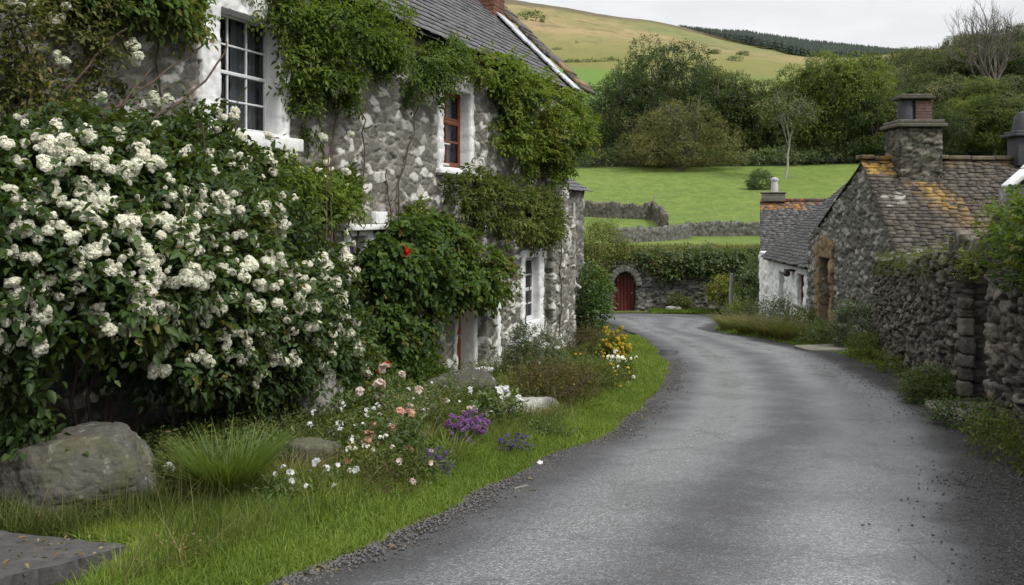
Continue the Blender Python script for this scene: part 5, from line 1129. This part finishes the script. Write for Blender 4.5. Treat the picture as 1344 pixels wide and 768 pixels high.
verge('verge_grass', 520000, (-4.5, 3.9), (4.3, 12.5), 801, (-.1, 1.5), .14, lambda x, y, s: left(x, y, s) & ~((x < -2.2) & (y < 5.5 - (x + 2.2) * .15)))
verge('verge_grass', 200000, (-1, 4.2), (12, 30), 802, (-.1, 1.5), .15, left, w=.009, seg=2)
verge('verge_weeds', 110000, (-4.5, 2.9), (4.5, 16), 803, (.5, 3.2), .2, lambda x, y, s: left(x, y, s) & ~((x < -2.1) & (y < 5.75)), w=.005, mat='weeds')
verge('dead_stalks', 3500, (-4, 2.9), (4.6, 16), 807, (.35, 3.), .4, lambda x, y, s: left(x, y, s) & ~((x < -2.1) & (y < 5.75)), w=.003, mat='dry_grass')
right = lambda x, y, s: (x > road_x(ER, y)) & (((np.stack([x, y, 0 * x], 1) - RW.o) @ RW.n) > .02)
verge('verge_grass', 90000, (2.4, 6.5), (3, 11.5), 804, (-.05, .9), .17, right)
verge('verge_grass', 60000, (5.5, 11), (17.5, 34), 805, (-.05, 1.8), .16, lambda x, y, s: (x > road_x(ER, np.minimum(y, 31))) & (x < 8.7), w=.012, seg=2)
verge('verge_grass', 50000, (2.5, 13), (44.2, 46), 806, (.1, 2.), .2, lambda x, y, s: (x > 6.9), w=.02, seg=2)
r = rs(9); n_ = 16000; y = 4 + 16 * r.random(n_) ** 1.5; sd_ = r.random(n_)
lx, rx_ = road_x(EL, y), road_x(ER, y); side = r.random(n_) < .5; off = np.abs(r.normal(0, .16, n_)) - .05; off2 = np.abs(r.normal(0, .42, n_)) - .1
x = np.where(side, lx + off, rx_ - off2); V, F = ICO[0]; V = V * (1 + .35 * (fbm(V * 2, 1, 2) - .5))[:, None]
cz_ = zr(y) + .012 + .055 * (1 - (2 * np.clip((x - lx) / (rx_ - lx), 0, 1) - 1) ** 2) + .004
sz_ = r.uniform(.003, .011, n_); W_ = V[None] * (sz_[:, None, None] * r.uniform(.6, 1.3, (n_, 1, 3))) + np.stack([x, y, cz_], 1)[:, None]
g = G().add(W_.reshape(-1, 3), (np.arange(n_)[:, None, None] * len(V) + F[None]).reshape(-1, 3), np.repeat(r.random(n_), len(V)))
M['gravel'] = plain('loose_gravel', (.1, .095, .09), .85, .3, 30, .2)
tag(obj('roadside_gravel', g, M['gravel']), kind='stuff')
r = rs(990); n_ = 130; s_ = r.random(n_) < .45; x = np.where(s_, r.uniform(-3.3, -1.75, n_), 0); y = np.where(s_, r.uniform(4.9, 5.5, n_), 4.6 + 12 * r.random(n_) ** 1.4)
x = np.where(s_, x, road_x(EL, y) + np.abs(r.normal(0, .35, n_))); b0 = np.stack([x, y, zr(y) + np.where(s_, .125, .03)], 1)
g = G(); leaves(g, b0, nrm(r.normal(0, 1, (n_, 3)) * np.array([1, 1, .15])), np.tile([[0, 0, 1.]], (n_, 1)) + r.normal(0, .25, (n_, 3)), r.uniform(.025, .055, n_), .5, r.random(n_), .2, .3)
M['litter'] = leafmat('dead_leaves', (.05, .03, .015), (.13, .08, .035), (.26, .2, .1), .8, .1, .2); tag(obj('leaf_litter', g, M['litter']), kind='stuff')
# drain at the bend and the whitewashed stone by the door
q = gp(876, 466); g = G(); dr_ = np.array([[.25, .97, 0], [-.97, .25, 0], [0, 0, 1]]); z_ = q[2] + .045
for k in range(7): g.box((q[0] + dr_[0][0] * (k - 3) * .075, q[1] + dr_[0][1] * (k - 3) * .075, z_), (.045, .36, .03), dr_, k / 7)
for s__ in (-1, 1): g.box((q[0] + dr_[1][0] * s__ * .2, q[1] + dr_[1][1] * s__ * .2, z_ + .002), (.56, .04, .034), dr_, .3); g.box((q[0] + dr_[0][0] * s__ * .29, q[1] + dr_[0][1] * s__ * .29, z_ + .004), (.04, .44, .036), dr_, .3)
g.box((q[0], q[1], z_ - .02), (.6, .42, .012), dr_, .9); tag(obj('drain_grate', g, M['pot_dark'], None, base=q), 'dark iron drain grate at the left edge of the lane by the bend', 'drain')
c0 = HF.P(wU(600), .45, 0); D_ = c0[1]; c0[2] = EYE + (HY - 489) / FPX * D_; stone_block('white_stone', c0, (.5, .3, .16), 'white_wall', 'low whitewashed stone at the foot of the orange-brown door', 'stone', 415, a if np.isscalar(a) else 0, .1, sharp=4)
q = gp(682, 643); g = G().box((q[0], q[1], q[2] + .012), (.17, .035, .03), np.array([[.75, .66, 0], [-.66, .75, 0], [0, 0, 1]])); tag(obj('edge_stone', g, M['step'], None, base=q, bevel=.008), 'thin white edge stone at the border of grass and asphalt', 'stone')
q = gp(709, 612); g = G(); florets(g, np.array([q + np.array([0, 0, .03])]), np.array([[0, -.5, 1.]]), .03, 3); tag(obj('blossom', g, M['p_pure'], None, base=q), 'single pale petal flower fallen at the road edge', 'blossom')
# ------------------------------------------------------------ shrubs and wall plants further off
q = np.array([(771 - CX) / FPX * 23.8, 23.8, gnd(2, 23.8)]); 
PL('laurel_shrub', 'rounded glossy green laurel shrub at the gable end of the house', 'shrub', q, .62, 2.0, 1500, 901, 'laurel_leaf', leaf=.1, L=.24, ry=.7, lump=.25)
PL('barn_shrub', 'dark grey-green shrub standing against the barn gable', 'shrub', (P(1120, 440, 21.2)[0], 21.2, gnd(0, 21.2)), .5, 1.15, 900, 902, 'grey_leaf', leaf=.07, L=.2, ry=.4)
PL('barn_plant', 'low green weeds under the tan barn doorway', 'plant', (P(1085, 450, 23)[0] - .1, 23, gnd(0, 23)), .55, .6, 500, 903, 'bed_leaf', leaf=.08, L=.2, ry=.8)
PL('wall_weeds', 'olive weeds at the far foot of the dry stone wall', 'plant', (*RW.P(.9, .25, 0)[:2], gnd(0, 18.8)), .4, .5, 500, 904, 'olive_leaf', leaf=.07, L=.2, ry=.8)
PL('wall_weeds', 'sparse brown weeds along the middle foot of dry stone wall', 'plant', (*RW.P(4.2, .15, 0)[:2], gnd(0, 15.6)), .22, .3, 400, 905, 'olive_leaf', leaf=.05, L=.15, ry=2.0)
PL('fern', 'bright green fern clump at the left side of the gateway', 'fern', (*RW.P(gU0 - .45, .3, 0)[:2], gnd(0, 11.8)), .34, .42, 420, 906, 'bed_leaf', leaf=.06, L=.24, wr=.3, k=9)
PL('wall_weeds', 'green weeds under the wall right of the gateway', 'plant', (*RW.P(gU1 + .7, .3, 0)[:2], gnd(0, 9.8)), .28, .32, 420, 907, 'bed_leaf', leaf=.05, L=.18, ry=.8)
PL('wall_weeds', 'straggling weeds at the near end of the dry stone wall', 'plant', (*RW.P(gU1 + 2.2, .3, 0)[:2], gnd(0, 8.3)), .3, .4, 420, 908, 'olive_leaf', leaf=.05, L=.2, ry=.8)
# growth along the wall tops
def top_growth(name, label, cat, u0, u1, n, seed, mat, h, leaf, w=.3, hang=.2):
    r = rs(seed); u = r.uniform(u0, u1, n); z = rtop(u) + r.normal(0, h * .35, n) + h * .1; v = r.uniform(-.5, hang, n); z = np.where(v > 0, z - r.random(n) * hang * 1.6, z)
    pp = RW.P(u, v, z); nn = nrm(RW.n * (.3 + v[:, None]) + np.array([0, 0, 1.]) + r.normal(0, .3, (n, 3))); g = G(); sprays(g, pp, nn, seed, 7, h * .9, leaf, w, .5, .5, 1.5, tbias=.05)
    return tag(obj(name, g, M[mat], None, base=RW.P((u0 + u1) / 2, -.2, float(rtop(np.array([(u0 + u1) / 2]))[0]))), label, cat)
top_growth('wall_top_grass', 'yellow-green grass and moss growing along the top of dry stone wall', 'grass', .2, gU0 - .4, 420, 911, 'olive_leaf', .16, .07, .14)
top_growth('ivy', 'green ivy hanging over the high part of the wall at the right edge', 'ivy', gU1 + 1.0, gU1 + 5.5, 900, 912, 'porch_leaf', .2, .07, .7, .4)
top_growth('wall_top_fern', 'yellow-green ferny growth on the wall just above the gateway', 'fern', gU0 + .3, gU1 + .8, 260, 913, 'olive_leaf', .22, .06, .35, .2)
# bushes before the white cottage
cb = [((1002, 432), .9, .75, 'grey_leaf', 'low grey-green shrub in front of the white cottage near its left corner'), ((1034, 436), .8, .85, 'grey_leaf', 'grey-green shrub below the small window of the white cottage'), ((975, 432), .7, .7, 'olive_leaf', 'olive shrub beside the lane, leftmost before the white cottage'), ((1052, 446), .6, .6, 'olive_leaf', 'pale grassy shrub at the corner of white cottage and barn')]
for k, ((px, py), rx, rz, mt, lab) in enumerate(cb):
    q = gp(px, py); PL('cottage_shrub', lab, 'shrub', (q[0] + .3, q[1] + 1.0, gnd(q[0], q[1] + 1)), rx, rz * 1.25, 700, 921 + k, mt, leaf=.1, L=.28, wr=.4, ry=.8, simple=True)
for k, (px, py, lab) in enumerate([(965, 436, 'feathery pale grass clump at the left end of the cottage verge'), (990, 441, 'feathery pale grass clump in the middle of the cottage verge'), (1018, 445, 'feathery pale grass clump right of centre on cottage verge'), (1042, 449, 'feathery pale grass clump nearest the barn doorway')]):
    q = gp(px, py); grass_clump('feather_grass', lab, 'grass clump', 0, 0, 600, .95, .75, 930 + k, 'dry_grass', .6, .012, 4, 'feathery grasses before the white cottage', q + np.array([.1, .5, 0]))
# hedge on the retaining wall and bushes round it
def mass(name, label, cat, blobs, n, seed, mat, leaf, L, base, k=5, wr=.6, droop=.35, group=None, tbias=0., kind=None, shell=.5, lump=.4):
    pp, nn = blob_points(blobs, n, seed, shell, lump, 2.2); g = G(); sprays(g, pp, nn, seed + 1, k, L, leaf, wr, .25, droop, .5, simple=True, tbias=tbias)
    return tag(obj(name, g, M[mat], None, base=base), label, cat, group, kind)
def pb(px, py, D, rx, ry, rd): return ball(P(px, py, D), rx / FPX * D, rd, ry / FPX * D)
mass('ivy_hedge', 'long dark ivy hedge spilling over the top of the retaining wall', 'hedge', [pb(862, 342, 46.3, 24, 17, .7), pb(890, 344, 46.3, 32, 20, .75), pb(925, 343, 46.3, 34, 19, .75), pb(962, 348, 46.4, 32, 22, .75), pb(995, 345, 46.4, 30, 22, .75), pb(845, 340, 46.4, 16, 14, .5), pb(878, 360, 46., 12, 7, .4)], 3600, 941, 'hedge_leaf', .16, .34, P(900, 372, 46.3))
mass('bramble_bush', 'loose olive bramble bush over the left of the arched red door', 'bush', [pb(790, 325, 46.5, 34, 26, .9), pb(820, 330, 46.6, 26, 12, .8), pb(775, 350, 46.2, 18, 36, .8), pb(795, 352, 46.1, 12, 20, .3), pb(790, 300, 48, 22, 10, .8)], 1700, 942, 'olive_leaf', .13, .4, P(790, 350, 46.5), tbias=-.05)
mass('golden_bush', 'yellow-green bush at the right end of the retaining wall', 'bush', [pb(947, 378, 44.5, 17, 17, .7), pb(940, 385, 44.3, 12, 12, .5), pb(958, 388, 44.5, 12, 12, .5)], 700, 943, 'vine_leaf', .12, .3, P(945, 398, 44.5), tbias=.15)
mass('dark_bush', 'dark green bush beside the left end of the cottage', 'bush', [pb(985, 370, 43.5, 16, 24, .8), pb(972, 392, 43.0, 14, 16, .7), pb(992, 350, 44, 12, 16, .7), pb(965, 402, 41, 13, 12, .6)], 900, 944, 'hedge_leaf', .13, .3, P(980, 400, 43.5))
mass('small_shrub', 'small yellow-green shrub growing at the foot of the retaining wall', 'shrub', [pb(887, 393, 45.6, 11, 9, .4), pb(895, 397, 45.6, 12, 6, .4)], 300, 945, 'olive_leaf', .1, .25, P(888, 402, 45.6), tbias=.1)
q = P(884, 400, 45.4); stone_block('pale_stone', (q[0], q[1], gnd(q[0], 45.2) + .15), (.75, .4, .36), 'barn_stone', 'whitish stone lying at the foot of the retaining wall', 'stone', 947, 0, .15)
# rough growth along the field edge
r = rs(950); n_ = 9000; x = r.uniform(3, 17, n_); y = r.uniform(47, 53, n_); b = np.stack([x, y, gz(x, y)], 1); g = blades(G(), b, .5, 951, .03, .5, 2, None, np.clip(r.normal(.5, .25, n_), 0, 1)); tag(obj('rough_grass', g, M['dry_grass']), kind='stuff')
g_ = np.array([fx(998, 108), 108, gnd(fx(998, 108), 108)]); mass('field_bush', 'lone round dark bush in the upper field', 'bush', [ball(g_ + np.array([0, 0, 1.0]), 1.6, 1.3, 1.25), ball(g_ + np.array([.1, 0, 1.9]), .9, .8, .7), ball(g_ + np.array([-.9, 0, .8]), .8, .8, .8)], 900, 955, 'hedge_leaf', .2, .4, g_)

# ------------------------------------------------------------ trees
def branch(g, p0, d, L, r0, depth, r, up=.15, spread=.75, kids=3, tips=None, seg=5):
    pts = [np.array(p0, float)]; d = nrm(np.array(d, float))
    for k in range(seg): d = nrm(d + r.normal(0, .12, 3) + np.array([0, 0, up * .3])); pts.append(pts[-1] + d * L / seg)
    g.tube(pts, np.linspace(r0, r0 * .55, seg + 1), 6 if depth > 1 else 4, cap=depth == 0)
    if tips is not None: tips.append((pts[-1], d, depth))
    if depth > 0:
        for k in range(kids):
            a = pts[seg - (k % 3)]; d2 = nrm(d + r.normal(0, spread, 3) + np.array([0, 0, up])); branch(g, a, d2, L * r.uniform(.6, .8), r0 * .55, depth - 1, r, up, spread, kids, tips)
def tree_meshes(seed, H, W, trunk, r0, nclump, nl, leaf, shape='round', low=.15, crown_r=.19, k=4, dense=1., mat='tree_mid', bark='bark', multi=1):
    """crown mesh and trunk mesh about the origin"""
    r = rs(seed); tr = G()
    for m_ in range(multi):
        t0 = np.array([r.normal(0, .25 * (multi > 1)), r.normal(0, .25 * (multi > 1)), -.4]); tp = np.array([r.normal(0, .04) * H, r.normal(0, .04) * H, trunk])
        pts = [t0 * (1 - s) + tp * s + np.array([r.normal(0, .05), r.normal(0, .05), 0]) * (s > 0) for s in np.linspace(0, 1, 6)]
        tr.tube(pts, np.linspace(r0 * 1.25, r0 * .75, 6), 10, cap=False)
        for j in range(5):
            a = r.uniform(0, 6.28); branch(tr, pts[-1 - (j % 2)], (math.cos(a) * .7, math.sin(a) * .7, 1.), (H - trunk) * .42, r0 * .5, 2, r, .25, .5)
    bl = []; zc = H * (low + 1) / 2
    for j in range(nclump):
        u = nrm(r.normal(0, 1, 3)); u[2] = abs(u[2]) * r.choice([1, 1, 1, -.8]); rad = r.uniform(.5, .93)
        hz = W / 2 * rad; z = H * low + (H * (1 - low)) * (.42 + .5 * u[2] * rad)
        if shape == 'cone': hz *= (1.15 - z / H)
        if shape == 'dome': z = H * low + H * (1 - low) * (.05 + .85 * max(u[2], -.03) * rad); hz = W / 2 * rad * (1. if u[2] < .5 else .95)
        c_ = np.array([u[0] * hz, u[1] * hz, z]); cr_ = W * crown_r * r.uniform(.65, 1.2); bl.append(ball(c_, cr_, cr_, cr_ * .72))
    pp, nn = blob_points(bl, nl, seed + 1, .32, .28, 2.4); nn = nrm(nn + np.array([0, 0, .25]))
    g = G(); sprays(g, pp, nn, seed + 2, k, leaf * 2.2, leaf, .62, .2, .5, .35, simple=True)
    return mesh('crown', g, M[mat]), mesh('trunk', tr, M[bark], True)
def put_tree(ms, name, loc, label, cat='tree', group=None, s=1., rz=0., sz=None):
    t = thing(name, loc, label, cat, group)
    for nm, me in zip(('crown', 'trunk'), ms):
        o = bpy.data.objects.new(nm, me); COL.objects.link(o); o.parent = t
    t.scale = (s, s, sz or s); t.rotation_euler = (0, 0, rz); return t
def at_tree(px, D): x = fx(px, D); return (x, D, gnd(x, D) - .1)
T_big = tree_meshes(1001, 17.5, 18, 3, .5, 85, 16000, .3, low=.04, mat='tree_dark', crown_r=.15)
T_oak = tree_meshes(1002, 12.2, 17.5, 2.4, .5, 95, 15000, .23, 'dome', .16, .12, mat='tree_brown')
T_light = tree_meshes(1003, 16.5, 14, 3, .42, 80, 14000, .3, low=.03, mat='tree_light', crown_r=.15)
T_mid = tree_meshes(1004, 14, 11, 3, .38, 64, 12000, .3, low=.03, mat='tree_mid', crown_r=.17)
T_slim = tree_meshes(1005, 12.5, 8, 5.5, .13, 34, 1500, .32, low=.42, mat='tree_olive', crown_r=.16, bark='pale_bark')
T_olive = tree_meshes(1006, 13, 13, 3, .36, 68, 12000, .3, low=.02, mat='tree_olive', crown_r=.16)
T_con = tree_meshes(1007, 12, 5, 2, .25, 30, 1600, .32, 'cone', .06, .2, mat='tree_dark')
put_tree(T_oak, 'oak_tree', at_tree(893, 134), 'broad brownish-green oak standing alone at the top of the field')
put_tree(T_big, 'broadleaf_tree', at_tree(868, 152), 'tallest dark green tree rising behind the brown oak', s=1.08, sz=1.25)
put_tree(T_big, 'broadleaf_tree', at_tree(818, 146), 'dark green lower tree at the left of the wood, beside the house', s=.85, rz=2., sz=.95)
put_tree(T_mid, 'broadleaf_tree', at_tree(955, 152), 'dark mid-green tree just right of the brown oak', rz=1., s=1.05, sz=1.15)
put_tree(T_mid, 'broadleaf_tree', at_tree(930, 158), 'mid-green tree filling the gap behind the oak and tallest tree', rz=3., s=1.1, sz=1.25)
put_tree(T_slim, 'birch_tree', at_tree(1031, 120), 'slim pale-trunked tree standing above the cottage chimney')
put_tree(T_light, 'broadleaf_tree', at_tree(1108, 146), 'large yellow-green tree behind the barn ridge', s=1.12, sz=1.2)
put_tree(T_light, 'broadleaf_tree', at_tree(1062, 150), 'yellow-green tree left of the largest yellow-green one', s=1., rz=2.2, sz=1.1)
put_tree(T_mid, 'broadleaf_tree', at_tree(1005, 150), 'shaded green tree behind the slim pale-trunked tree', rz=4., s=1.05)
put_tree(T_mid, 'broadleaf_tree', at_tree(1150, 140), 'shadowy green tree left of the barn chimney', rz=5., s=.85)
put_tree(T_con, 'conifer_tree', at_tree(1060, 185), 'small pointed conifer poking above the yellow-green trees', s=1.)
put_tree(T_big, 'broadleaf_tree', at_tree(785, 160), 'dark tree mostly hidden by the creeper at the house corner', s=.55, rz=1.)
put_tree(T_olive, 'broadleaf_tree', at_tree(975, 166), 'olive tree peeping above the wood between oak and slim tree', s=.95, rz=1.)
# the wooded hillside on the right
KIND = {'o': (T_olive, 'olive'), 'm': (T_mid, 'mid-green'), 'd': (T_big, 'dark'), 'l': (T_light, 'light green'), 'b': (T_oak, 'brownish')}
HW = [(1195, 141, 'm', .72), (1235, 139, 'd', .5), (1268, 142, 'l', .62), (1305, 139, 'm', .75), (1345, 141, 'o', .8), (1390, 140, 'd', .55), (1180, 165, 'd', .72), (1215, 160, 'm', .9), (1250, 155, 'o', .95), (1290, 150, 'l', .75), (1330, 150, 'o', .95), (1375, 148, 'm', 1.), (1420, 150, 'd', .85), (1160, 195, 'm', .95), (1200, 200, 'o', 1.), (1240, 195, 'd', .75), (1275, 190, 'o', 1.05), (1315, 185, 'd', .8), (1355, 185, 'o', 1.1), (1400, 190, 'm', 1.1), (1125, 225, 'o', 1.), (1165, 235, 'b', .95), (1205, 240, 'o', 1.05), (1245, 235, 'b', 1.05), (1285, 230, 'o', 1.1), (1325, 225, 'd', .9), (1365, 225, 'b', 1.1), (1410, 230, 'o', 1.1), (1145, 275, 'm', 1.), (1185, 285, 'o', 1.), (1225, 290, 'b', 1.), (1265, 285, 'o', 1.05), (1305, 280, 'b', 1.1), (1345, 275, 'o', 1.1), (1395, 270, 'o', 1.1), (1095, 260, 'm', .85), (1110, 300, 'o', .9)]
r = rs(60)
rows = {}
for px, D, kd, s in HW:
    ms, nm = KIND[kd]
    row = 'frontmost rank' if D < 145 else 'lower rank' if D < 170 else 'second rank' if D < 215 else 'third rank' if D < 255 else 'topmost rank'
    where = 'just right of the barn chimney' if 1205 <= px < 1255 else 'above the barn chimney' if px < 1205 and px > 1150 else 'left of the barn chimney' if px <= 1150 else 'between barn chimney and edge chimney' if px < 1310 else 'at right edge' if px < 1350 else 'cut by the right edge' if px < 1380 else 'far right behind the ivy wall'
    put_tree(ms, 'hillside_tree', at_tree(px, D), f'{nm} tree, {row} of the wooded slope, {where}', 'tree', 'trees on the wooded slope behind the barn', s, r.uniform(0, 6.28))
# bare tree on the skyline at the right
r = rs(1010); g = G()
for j in range(9): a = r.uniform(0, 6.28); branch(g, (0, 0, 2.5 + j * .35), (math.cos(a) * .75, math.sin(a) * .75, 1), 5.2, .24, 4, r, .25, .5, 3, None, 4)
g.tube([(0, 0, -.5), (0, .1, 3), (.2, 0, 6.5)], [.42, .36, .2], 8)
x, D = fx(1305, 175), 175; bt = mesh('bare_tree', g, M['bark']); o = bpy.data.objects.new('bare_tree', bt); COL.objects.link(o); z_ = EYE + (HY - 62) / FPX * D
put_bare = o; bz = max(v.co.z for v in bt.vertices); bx = max(abs(v.co.x) for v in bt.vertices); o.location = (x, D, gnd(x, D)); hh_ = EYE + (HY - 10) / FPX * D - gnd(x, D); o.scale = (8.5 / bx, 8.5 / bx, hh_ / bz * 1.18)
tag(o, 'leafless tree with fine branches standing out against the sky at top right', 'tree')
# hill bushes and hedge lines
for k, (px, py, D, w_, lab) in enumerate([(756, 74, 400, 2.6, 'tiny lone bush on the tan hillside above the green patch'), (730, 86, 380, 3.0, 'tiny dark bush beside the house roof on the hillside'), (695, 38, 520, 9, 'dark gorse thicket on the moor beside the house chimney'), (800, 85, 360, 3.2, 'greyish thorn bush at the right end of the hillside hedge'), (938, 78, 420, 3., 'tiny bush on the moor above the wood'), (965, 88, 380, 4, 'grey leafless thorn bush over the wood'), (975, 80, 430, 3., 'small bush on the moor right of the grey thorn')]):
    x = fx(px, D); z = gnd(x, D); mass('hill_bush', lab, 'bush', [ball((x + w_ * .5 * math.sin(j * 2.1), D + j, z + w_ * .35), w_ * .6, w_ * .6, w_ * .45) for j in range(4 if w_ < 5 else 6)], 260 if w_ < 5 else 700, 960 + k, 'hedge_leaf', .5 if w_ < 5 else .9, .8, (x, D, z))
for k, (a, b, D0, D1, lab) in enumerate([(735, 812, 352, 358, 'dark hedge along the top of the green hillside patch'), (722, 800, 285, 262, 'dark hedge below the green hillside patch, behind the house creeper')]):
    bl = []
    for j in range(22):
        t_ = j / 21; D = D0 + (D1 - D0) * t_; x = fx(a + (b - a) * t_, D); bl.append(ball((x, D, gnd(x, D) + .8), 1.6, 1.2, 1.2 + .7 * (j % 3 == 0) + (2.2 if k else 0)))
    mass('field_hedge', lab, 'hedge', bl, 1100, 980 + k, 'hedge_leaf', .45, .7, bl[10][0])
# conifer plantation along the skyline: a far-off wood, one mass
r = rs(1020); g = G(); n_ = 24000
px = r.uniform(890, 1420, n_); D = r.uniform(560, 905, n_)
lim = np.maximum(790 - (px - 890) * 1.15, 560); px, D = px[D > lim], D[D > lim]
x = (px - CX) / FPX * D; z = gz(x, D); hh = r.uniform(4.5, 10, len(px)) * np.clip((px - 870) / 110, .25, 1)
for j in range(3):
    k7 = 5; th = np.arange(k7) / k7 * 6.283 + j; zz0 = z + hh * (.02 + .23 * j); zz1 = z + hh * min(1., .45 + .2 * j); rr = hh * (.2 - .042 * j)
    jit = r.uniform(.65, 1.25, (len(px), k7)); ring = np.stack([x[:, None] + np.cos(th) * rr[:, None] * jit, D[:, None] + np.sin(th) * rr[:, None] * jit, zz0[:, None] + 0 * jit], -1); tip = np.stack([x, D, zz1], 1)[:, None]
    V = np.concatenate([ring, tip], 1); F = np.array([[q, (q + 1) % k7, k7] for q in range(k7)]); F = (np.arange(len(px))[:, None, None] * (k7 + 1) + F[None]).reshape(-1, 3); g.add(V.reshape(-1, 3), F, np.repeat(r.random(len(px)) * .9, k7 + 1))
tag(obj('conifer_wood', g, M['conifer']), kind='stuff')
# dark undergrowth below the trees at the top of the field
r = rs(1030); n_ = 3600; px = r.uniform(760, 1200, n_); D = r.uniform(139, 150, n_) ; x = fx(px, D); hh = r.random(n_) ** .7 * (1.6 + 1.8 * fbm(np.stack([x * .2, D * .2, 0 * x], 1), 3, 3)); pp = np.stack([x, D, gz(x, D) + hh], 1)
g = G(); sprays(g, pp, nrm(np.tile([[0, -.6, .6]], (n_, 1)) + r.normal(0, .4, (n_, 3))), 1031, 5, .9, .4, .6, .2, .4, .3, simple=True); tag(obj('undergrowth', g, M['hedge_leaf']), kind='stuff')
lab = {}
for o in bpy.data.objects:
    if o.parent is None and 'label' in o:
        if o['label'] in lab: print('DUPLABEL', o.name, o['label'])
        if len(o['label'].split()) > 16: print('LONG', o['label'])
        lab[o['label']] = 1
